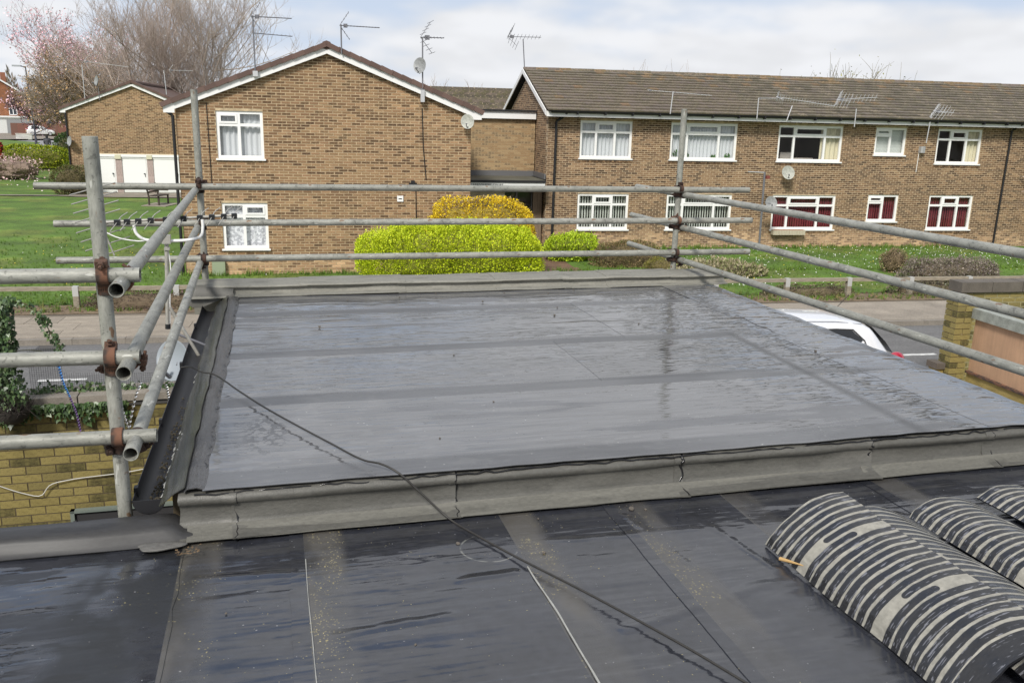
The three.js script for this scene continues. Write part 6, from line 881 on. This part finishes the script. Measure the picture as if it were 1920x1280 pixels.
// ---------- parked car in the drive ----------
function hatchback(label, p, turn, paint, { group, name = 'parked_car' } = {}) {
  const t = thing(name, label, 'car', p, { turn, group }); originOf.set(t, [0, 0, 0]);
  const pm = new THREE.MeshPhysicalMaterial({ color: paint, roughness: 0.35, clearcoat: 1, clearcoatRoughness: 0.05, side: THREE.DoubleSide }), gl = std({ color: lin(0.012, 0.014, 0.018), roughness: 0.06 }), rub = std({ color: lin(0.02, 0.02, 0.02), roughness: 0.8 });
  // stations from tail (z = 0) to nose (z = -3.9): [z, top y, half width top, belt y, half belt, half body, low y]
  const S = [[0.0, 0.86, 0.66, 0.8, 0.7, 0.72, 0.35], [-0.06, 0.97, 0.67, 0.9, 0.745, 0.79, 0.24], [-0.22, 1.2, 0.56, 0.95, 0.77, 0.82, 0.2], [-0.42, 1.42, 0.53, 0.95, 0.78, 0.83, 0.2], [-0.75, 1.475, 0.545, 0.94, 0.785, 0.84, 0.2], [-1.3, 1.49, 0.55, 0.93, 0.79, 0.84, 0.2], [-1.9, 1.465, 0.54, 0.92, 0.785, 0.84, 0.2], [-2.3, 1.36, 0.53, 0.91, 0.78, 0.835, 0.2], [-2.9, 0.98, 0.56, 0.88, 0.76, 0.83, 0.2], [-3.5, 0.86, 0.55, 0.8, 0.7, 0.8, 0.2], [-3.8, 0.72, 0.5, 0.68, 0.62, 0.72, 0.22], [-3.88, 0.5, 0.46, 0.48, 0.58, 0.66, 0.3]];
  const ring = s => { const [z, ty, tw, by, bw, ww, ly] = s, h = [[0, ty + 0.02], [tw * 0.6, ty + 0.012], [tw * 0.94, ty - 0.02], [tw * 1.03, ty - 0.06], [lerp(tw, bw, 0.6), lerp(ty, by, 0.6)], [bw, by], [ww, by - 0.12], [ww, (by + ly) / 2], [ww * 0.97, ly + 0.05], [ww * 0.85, ly]]; return [...h.slice(1).reverse().map(([x, y]) => [-x, y, z]), ...h.map(([x, y]) => [x, y, z])]; };
  const cv = S[0].map((_, k) => S.map(s => s[k])), fine = []; for (let i = 0; i < S.length - 1; i++) for (let j = 0; j < 4; j++) fine.push(S[i].map((v, k) => { const q = j / 4, a = cv[k][Math.max(0, i - 1)], b = cv[k][i], c = cv[k][i + 1], d = cv[k][Math.min(S.length - 1, i + 2)], m1 = (c - a) * 0.28, m2 = (d - b) * 0.28; return b * (2 * q ** 3 - 3 * q * q + 1) + m1 * (q ** 3 - 2 * q * q + q) + c * (-2 * q ** 3 + 3 * q * q) + m2 * (q ** 3 - q * q); })); fine.push(S[S.length - 1]);
  const rows = fine.map(ring); part(t, 'body', sheet(rows, (i, j) => [i / 10, j / 10]), pm, { abs: false });
  const back = rows[0], cap = new THREE.BufferGeometry(), pos = [], id = []; back.forEach(q => pos.push(...q)); pos.push(0, 0.6, 0.03); for (let i = 0; i < back.length - 1; i++) id.push(i, i + 1, back.length); cap.setAttribute('position', new THREE.Float32BufferAttribute(pos, 3)); cap.setAttribute('uv', new THREE.Float32BufferAttribute(new Float32Array(pos.length / 3 * 2), 2)); cap.setIndex(id); cap.computeVertexNormals(); part(t, 'tailgate', cap, pm, { abs: false });
  const at = (z, y, s) => { let i = 0; while (i < S.length - 2 && S[i + 1][0] > z) i++; const f = clamp((S[i][0] - z) / (S[i][0] - S[i + 1][0])), [, ty, tw, by, bw] = S[i].map((v, k) => lerp(v, S[i + 1][k], f)), k = clamp((ty - 0.06 - y) / (ty - 0.06 - by)); return [s * (lerp(tw * 1.03, bw, k) + 0.006), y, z]; };
  for (const s of [-1, 1]) {
    part(t, 'side_window', sheet([[[-0.5, 1.06], [-0.56, 1.25], [-0.72, 1.39]], [[-0.6, 0.99], [-0.75, 1.2], [-0.95, 1.405]], [[-1.2, 0.985], [-1.2, 1.2], [-1.2, 1.405]]].map(r => r.map(([z, y]) => at(z, y, s))), (i, j) => [i, j]), gl, { abs: false });
    part(t, 'side_window', sheet([[[-1.27, 0.985], [-1.27, 1.2], [-1.27, 1.39]], [[-1.8, 0.98], [-1.75, 1.2], [-1.7, 1.38]], [[-2.5, 0.97], [-2.25, 1.12], [-1.98, 1.34]]].map(r => r.map(([z, y]) => at(z, y, s))), (i, j) => [i, j]), gl, { abs: false });
    part(t, 'tail_light', (() => { const g = new THREE.SphereGeometry(0.11, 14, 10); g.scale(0.62, 1.0, 1.15); g.translate(s * 0.7, 1.0, -0.1); return g; })(), new THREE.MeshPhysicalMaterial({ color: lin(0.36, 0.012, 0.035), roughness: 0.2, clearcoat: 1 }), { abs: false });
    part(t, 'headlight', (() => { const g = new THREE.SphereGeometry(0.12, 10, 8); g.scale(1, 0.6, 1); g.translate(s * 0.6, 0.68, -3.66); return g; })(), std({ color: lin(0.7, 0.7, 0.72), roughness: 0.1 }), { abs: false });
    for (const z of [-0.72, -3.15]) { const w = part(t, 'wheel', (() => { const g = new THREE.TorusGeometry(0.235, 0.085, 10, 24); g.rotateY(Math.PI / 2); g.translate(s * 0.76, 0.31, z); return g; })(), rub, { abs: false }); part(w, 'rim', rod(V(s * 0.7, 0.31, z), V(s * 0.845, 0.31, z), 0.2, 18), alu, { abs: false }); }
  }
  part(t, 'rear_window', sheet([[[-0.42, 1.38, -0.36], [0.42, 1.38, -0.36]], [[-0.5, 1.18, -0.17], [0.5, 1.18, -0.17]], [[-0.54, 1.03, -0.065], [0.54, 1.03, -0.065]]].map(r => r.map(([x, y, z]) => [x, y + 0.02, z + 0.022])), (i, j) => [i, j]), gl, { abs: false });
  part(t, 'windscreen', sheet([[[-0.47, 1.4, -2.2], [0.47, 1.4, -2.2]], [[-0.6, 1.0, -2.86], [0.6, 1.0, -2.86]]].map(r => r.map(([x, y, z]) => [x, y + 0.035, z - 0.01])), (i, j) => [i, j]), gl, { abs: false });
  for (const s of [-1, 1]) part(t, 'roof_seam', sheet([-0.5, -0.9, -1.3, -1.7, -2.05].map(z => { const q = at(z, 0, s); let i = 0; while (i < S.length - 2 && S[i + 1][0] > z) i++; const f = clamp((S[i][0] - z) / (S[i][0] - S[i + 1][0])), ty = lerp(S[i][1], S[i + 1][1], f), tw = lerp(S[i][2], S[i + 1][2], f); void q; return [[s * tw * 0.80, ty + 0.0075, z], [s * tw * 0.83, ty + 0.0045, z]]; }), (i, j) => [i, j]), rub, { abs: false });
  for (const s of [-1, 1]) part(t, 'quarter_light_trim', sheet([[-0.48, 1.04], [-0.54, 1.26], [-0.7, 1.405], [-0.95, 1.42], [-1.2, 1.42]].map(([z, y]) => [at(z, y, s), at(z - 0.012, y - 0.016, s)]), (i, j) => [i, j]), rub, { abs: false });
  part(t, 'tailgate_gap', [rod(V(-0.5, 1.44, -0.44), V(0.5, 1.44, -0.44), 0.006, 5)], rub, { abs: false });
  part(t, 'number_plate', box(-0.26, 0.26, 0.6, 0.71, 0.012, 0.03), std({ color: lin(0.7, 0.55, 0.05), roughness: 0.5 }), { abs: false });
  part(t, 'roof_aerial', rod(V(0.3, 1.46, -0.5), V(0.3, 1.7, -0.28), 0.005, 5), rub, { abs: false });
  return t;
}
hatchback('white hatchback parked in the drive beside the raised roof', [7.42, 0.03, -11.0], Math.PI / 2, lin(0.66, 0.67, 0.70));
// ---------- brick pier, panel and walls beyond the car ----------
{
  const t = thing('brick_pier', 'yellow brick gate pier beside the drive with the white car', 'pier', [7.9, 0, -9.9]);
  part(t, 'core', box(7.735, 7.94, 0, 1.95, -9.965, -9.765), mortarGrey); const mats = brickMats('yellow', PAL.yellow), r = rngOf(101), o = [7.9, 0, -9.9];
  for (let k = 0; k < 26; k++) { const y = 0.037 + k * 0.075, e = k % 2; const B = e ? [[7.72, 7.955, -9.75, -9.85], [7.72, 7.955, -9.862, -9.98]] : [[7.72, 7.83, -9.75, -9.98], [7.842, 7.955, -9.75, -9.98]]; for (const [a, b, c, d] of B) { const m = shade(new THREE.Mesh(unitBox, mats[Math.floor(r() * mats.length)])); m.name = 'brick'; m.scale.set(b - a, 0.064, c - d); m.position.set((a + b) / 2 - o[0] + (r() - 0.5) * 0.004, y, (c + d) / 2 - o[2] + (r() - 0.5) * 0.004); t.add(m); } }
  part(t, 'cap', boxM(7.7, 7.975, 1.95, 1.99, -10.0, -9.73), M.kerb);
  const f = thing('panel_fence', 'orange-brown board panel with grey capping beam beside the brick pier', 'fence', [8.1, 0, -8]);
  const ply = std({ map: tex(512, 512, (u, v, p) => { const n = fbm(u * 3, v * 3 + 5, 5), g2 = fbm(u * 60, v * 5, 3); const k = 0.85 + 0.4 * (n - 0.5) + 0.2 * (g2 - 0.5); p[0] = 0.50 * k; p[1] = 0.31 * k; p[2] = 0.19 * k; }, { srgb: true }), roughness: 0.8 }), green = std({ map: rep(speck, 2), color: lin(0.36, 0.38, 0.34), roughness: 0.7 }), oldW = std({ map: rep(speck, 1, 4), color: lin(0.42, 0.32, 0.11), bumpMap: rep(grain, 1, 6), bumpScale: 0.004 });
  part(f, 'capping_beam', boxM(7.93, 8.07, 1.72, 1.85, -9.74, -4.6), green);
  for (let i = 0; i < 3; i++) part(f, 'panel', boxM(7.98, 8.0, 1.03, 1.72, -9.72 + i * 1.7, -8.05 + i * 1.7), ply);
  for (const [a, b] of [[0.78, 1.0], [0.56, 0.77], [0.33, 0.55], [0.1, 0.32]]) part(f, 'board', boxM(7.965, 7.995, a, b - 0.012, -9.72, -4.6), oldW);
  part(f, 'rail', boxM(7.935, 7.98, 1.0, 1.03, -9.72, -4.6), rust); for (const z of [-8.03, -6.33, -4.7]) part(f, 'upright', boxM(8.005, 8.07, 0, 1.72, z - 0.04, z + 0.04), oldW);
  const w = thing('boundary_wall', 'yellow brick boundary wall with dark coping behind the board panel', 'wall', [10.6, 0, -12]);
  brickWall(w, { name: 'brick_face', at: [0, 0, -12], x0: 9.5, x1: 14, y0: 0, y1: 1.58, pal: 'yellow', mortar: std({ map: rep(speck, 1.5), color: lin(0.4, 0.36, 0.2) }), seed: 103, course: 0.075, pitch: 0.225, parts: [9.5, 11.9, 1, 1.6] });
  for (let i = 0; i < 8; i++) part(w, 'coping_stone', boxM(9.48 + i * 0.55, 9.48 + i * 0.55 + 0.54, 1.6, 1.76, -12.26, -11.95), std({ map: rep(paveTex, 1), color: lin(0.42, 0.42, 0.43), roughness: 0.9 }));
  const lw = thing('low_wall', 'low dark-capped wall stub at the foot of the brick pier', 'wall', [7.3, 0, -9.95]);
  part(lw, 'face', boxM(6.95 + 0.66, 7.715, 0, 1.02, -10.0, -9.85), std({ map: rep(speck, 2), color: lin(0.4, 0.3, 0.09) })); part(lw, 'coping', boxM(7.59, 7.717, 1.02, 1.1, -10.03, -9.82), std({ map: rep(paveTex, 1), color: lin(0.4, 0.38, 0.38) }));
}
// ---------- bench on the lawn, far street ----------
{
  const t = thing('garden_bench', 'dark wooden bench seen end-on on the lawn before the garages', 'bench', [-8.0, 0.02, -41.9], { turn: 1.35 }), wd = std({ color: lin(0.06, 0.045, 0.035), roughness: 0.9 }); originOf.set(t, [0, 0, 0]);
  for (let i = 0; i < 4; i++) part(t, 'seat_slat', box(-0.6, 0.6, 0.42, 0.45, -0.2 + i * 0.11, -0.11 + i * 0.11), wd); for (let i = 0; i < 3; i++) part(t, 'back_slat', box(-0.6, 0.6, 0.55 + i * 0.12, 0.64 + i * 0.12, -0.27 - i * 0.03, -0.24 - i * 0.03), wd);
  for (const x of [-0.52, 0.46]) { part(t, 'leg', box(x, x + 0.06, 0, 0.42, 0.16, 0.22), wd); part(t, 'leg', [box(x, x + 0.06, 0, 0.45, -0.28, -0.22), rod(V(x + 0.03, 0.42, -0.25), V(x + 0.03, 0.95, -0.36), 0.035, 4)], wd); part(t, 'armrest', box(x, x + 0.06, 0.6, 0.64, -0.26, 0.22), wd); }
  part(t, 'foot_slab', box(-0.75, 0.75, 0.0, 0.03, -0.5, 0.6), M.pave);
}
{
  const t = thing('street_lamp', 'dark street lamp column with a flat side arm above the far road', 'street lamp', [-27.9, 0.06, -91.1]); originOf.set(t, [0, 0, 0]); const mt = std({ color: lin(0.05, 0.055, 0.075), roughness: 0.5 });
  part(t, 'column', [rod(V(0, 0, 0), V(0, 1.4, 0), 0.1, 12), rod(V(0, 1.4, 0), V(-0.25, 7.75, 0), 0.07, 12, 0.055)], mt); part(t, 'arm', rod(V(-0.25, 7.72, 0), V(-1.0, 7.8, 0), 0.045, 8), mt); part(t, 'lantern', box(-1.35, -0.6, 7.72, 7.86, -0.14, 0.14), std({ color: lin(0.35, 0.37, 0.4), roughness: 0.4 }));
}
{ // person walking away, grey hooded jacket
  const N = 56, mc = new MarchingCubes(N, std(), false, false, 60000); mc.isolation = 0; const J = { hip: [0, 0.93, 0], chest: [0, 1.32, 0.02], neck: [0, 1.5, 0.02], head: [0, 1.63, 0.0], sl: [-0.19, 1.43, 0.01], sr: [0.19, 1.43, 0.01], el: [-0.26, 1.17, 0.05], er: [0.26, 1.17, 0.0], hl: [-0.22, 0.98, -0.06], hr: [0.25, 0.94, -0.1], hpl: [-0.1, 0.9, 0], hpr: [0.1, 0.9, 0], kl: [-0.1, 0.5, -0.1], kr: [0.11, 0.5, 0.06], al: [-0.1, 0.09, -0.02], ar: [0.11, 0.1, 0.24], tl: [-0.1, 0.04, -0.16], tr: [0.11, 0.04, 0.1] };
  const B = [['hip', 'chest', 0.16, 0.18], ['chest', 'neck', 0.16, 0.08], ['neck', 'head', 0.075, 0.115], ['sl', 'sr', 0.09, 0.09], ['sl', 'el', 0.075, 0.06], ['sr', 'er', 0.075, 0.06], ['el', 'hl', 0.058, 0.045], ['er', 'hr', 0.058, 0.045], ['hpl', 'kl', 0.105, 0.07], ['hpr', 'kr', 0.105, 0.07], ['kl', 'al', 0.07, 0.05], ['kr', 'ar', 0.07, 0.05], ['al', 'tl', 0.048, 0.04], ['ar', 'tr', 0.048, 0.04]];
  const sd = (p) => { let d = 9; for (const [a, b, ra, rb] of B) { const A = J[a], C = J[b], ab = [C[0] - A[0], C[1] - A[1], C[2] - A[2]], l = ab[0] ** 2 + ab[1] ** 2 + ab[2] ** 2, k = clamp(((p[0] - A[0]) * ab[0] + (p[1] - A[1]) * ab[1] + (p[2] - A[2]) * ab[2]) / l), q = Math.hypot(p[0] - A[0] - k * ab[0], p[1] - A[1] - k * ab[1], p[2] - A[2] - k * ab[2]) - lerp(ra, rb, k), h = clamp(0.5 + 0.5 * (d - q) / 0.04); d = lerp(d, q, h) - 0.04 * h * (1 - h); } return d; };
  for (let k = 0; k < N; k++) for (let j = 0; j < N; j++) for (let i = 0; i < N; i++) mc.field[k * N * N + j * N + i] = -sd([(i - N / 2) / (N / 2), (j - N / 2) / (N / 2) + 0.9, (k - N / 2) / (N / 2)]);
  mc.update(); const c = mc.count, g = new THREE.BufferGeometry(); g.setAttribute('position', new THREE.Float32BufferAttribute(mc.positionArray.slice(0, c * 3), 3)); g.setAttribute('normal', new THREE.Float32BufferAttribute(mc.normalArray.slice(0, c * 3), 3)); g.setAttribute('uv', new THREE.Float32BufferAttribute(new Float32Array(c * 2), 2)); g.translate(0, 0.9, 0);
  const col = [], P = g.attributes.position; for (let i = 0; i < c; i++) { const y = P.getY(i), x = Math.abs(P.getX(i)); const q = y > 1.47 ? [0.02, 0.02, 0.024] : y > 0.86 && !(x > 0.19 && y < 1.0) ? [0.075, 0.075, 0.088] : y > 0.86 ? [0.42, 0.27, 0.2] : y > 0.08 ? [0.02, 0.02, 0.025] : [0.03, 0.03, 0.03]; col.push(...q); } g.setAttribute('color', new THREE.Float32BufferAttribute(col, 3));
  const t = thing('person', 'person in grey hooded jacket and dark trousers walking away past the hedge', 'person', [-25.5, 0.07, -86.2], { turn: 0.25 }); part(t, 'body', g, std({ vertexColors: true, roughness: 0.9 }), { abs: false });
}
hatchback('white car parked in front of the far brown fence', [-47.2, 0.1, -150], -1.15, lin(0.75, 0.75, 0.75), { group: 'cars parked in the far street' });
hatchback('silver-grey car parked at the far houses behind the white car', [-51, 0.1, -146], 1.9, lin(0.3, 0.34, 0.36), { group: 'cars parked in the far street' });
{
  const t = thing('far_fence', 'red-brown fence at the end of the far road', 'fence', [-38, 0, -152]); for (let i = 0; i < 26; i++) part(t, 'board', box(-50 + i * 1.0, -49.03 + i * 1.0, 0, 1.9, -152.1 + i * 0.12, -152 + i * 0.12), std({ color: lin(0.15 + 0.02 * (i % 3), 0.075, 0.055) }));
  const w = thing('white_wall', 'low white wall edging the far forecourt', 'wall', [-42.3, 0, -133]); part(w, 'face', box(-43.2, -41.2, 0, 0.75, -133.2, -132.9), std({ map: rep(speck, 0.5), color: lin(0.7, 0.69, 0.66) })); part(w, 'coping', box(-43.25, -41.15, 0.75, 0.82, -133.25, -132.85), std({ color: lin(0.6, 0.55, 0.5) }));
  const house = (label, x, z, w2, eave, ap, dep, col, turn) => { const h = thing('far_house', label, 'house', [x, 0, z], { turn, group: 'houses of the far street' }); originOf.set(h, [0, 0, 0]); const s = new THREE.Shape(); s.moveTo(-w2, 0); s.lineTo(w2, 0); s.lineTo(w2, eave); s.lineTo(0, ap); s.lineTo(-w2, eave); s.closePath(); const g = new THREE.ExtrudeGeometry(s, { depth: dep, bevelEnabled: false }); g.translate(0, 0, -dep); part(h, 'wall', g, std({ map: rep(speck, 0.4), color: lin(...col) }), { abs: false }); for (const k of [-1, 1]) { part(h, 'roof_slope', sheet([[[0, ap + 0.1, 0.3], [0, ap + 0.1, -dep]], [[k * (w2 + 0.4), eave - 0.1, 0.3], [k * (w2 + 0.4), eave - 0.1, -dep]]], (i, j) => [i, j], 0.15), std({ map: rep(speck, 2), color: lin(0.12, 0.12, 0.1) }), { abs: false }); part(h, 'bargeboard', sheet([[[0, ap + 0.08, 0.32], [k * (w2 + 0.4), eave - 0.12, 0.32]], [[0, ap - 0.18, 0.32], [k * (w2 + 0.4), eave - 0.38, 0.32]]], (i, j) => [i, j], 0.05), timberWhite, { abs: false }); }
    for (const [a, b, c2, d2] of [[-1.6, -0.2, 3.0, 4.2], [-2.4, 0.2, 0.6, 2.0], [1.2, 2.4, 3.0, 4.2]]) { const wn = part(h, 'window', [box(a, b, c2, c2 + 0.1, 0.0, 0.06), box(a, b, d2 - 0.1, d2, 0, 0.06), box(a, a + 0.1, c2, d2, 0, 0.06), box(b - 0.1, b, c2, d2, 0, 0.06), box((a + b) / 2 - 0.05, (a + b) / 2 + 0.05, c2, d2, 0, 0.06)], upvc, { abs: false }); part(wn, 'pane', box(a + 0.1, b - 0.1, c2 + 0.1, d2 - 0.1, 0.005, 0.03), std({ color: lin(0.05, 0.06, 0.07), roughness: 0.1 }), { abs: false }); }
    part(h, 'chimney', box(0.6, 1.4, ap - 0.6, ap + 1.1, -dep * 0.5 - 0.4, -dep * 0.5 + 0.4), std({ color: lin(0.3, 0.12, 0.07) }), { abs: false }); return h; };
  house('orange brick house with white bargeboards beyond the parked cars', -55.5, -165, 6.6, 4.6, 8.9, 10, [0.36, 0.15, 0.07], 0.35);
  const ex = thing('far_garage', 'white garage front joined to the orange brick house', 'garage', [-53.5, 0, -163], { turn: 0.35 }); originOf.set(ex, [0, 0, 0]); part(ex, 'wall', box(-3.5, 3.5, 0, 2.6, -5, 0), std({ color: lin(0.7, 0.7, 0.68) })); part(ex, 'roof_edge', box(-3.7, 3.7, 2.6, 2.85, -5.1, 0.25), timberWhite); part(ex, 'door', box(-0.6, 2.8, 0, 2.3, 0, 0.06), std({ color: lin(0.3, 0.3, 0.31) }));
  house('brown-roofed house behind the street lamp', -58, -200, 5.2, 5.2, 8.4, 10, [0.3, 0.13, 0.07], 0.3);
}
renderer.render(scene, camera);
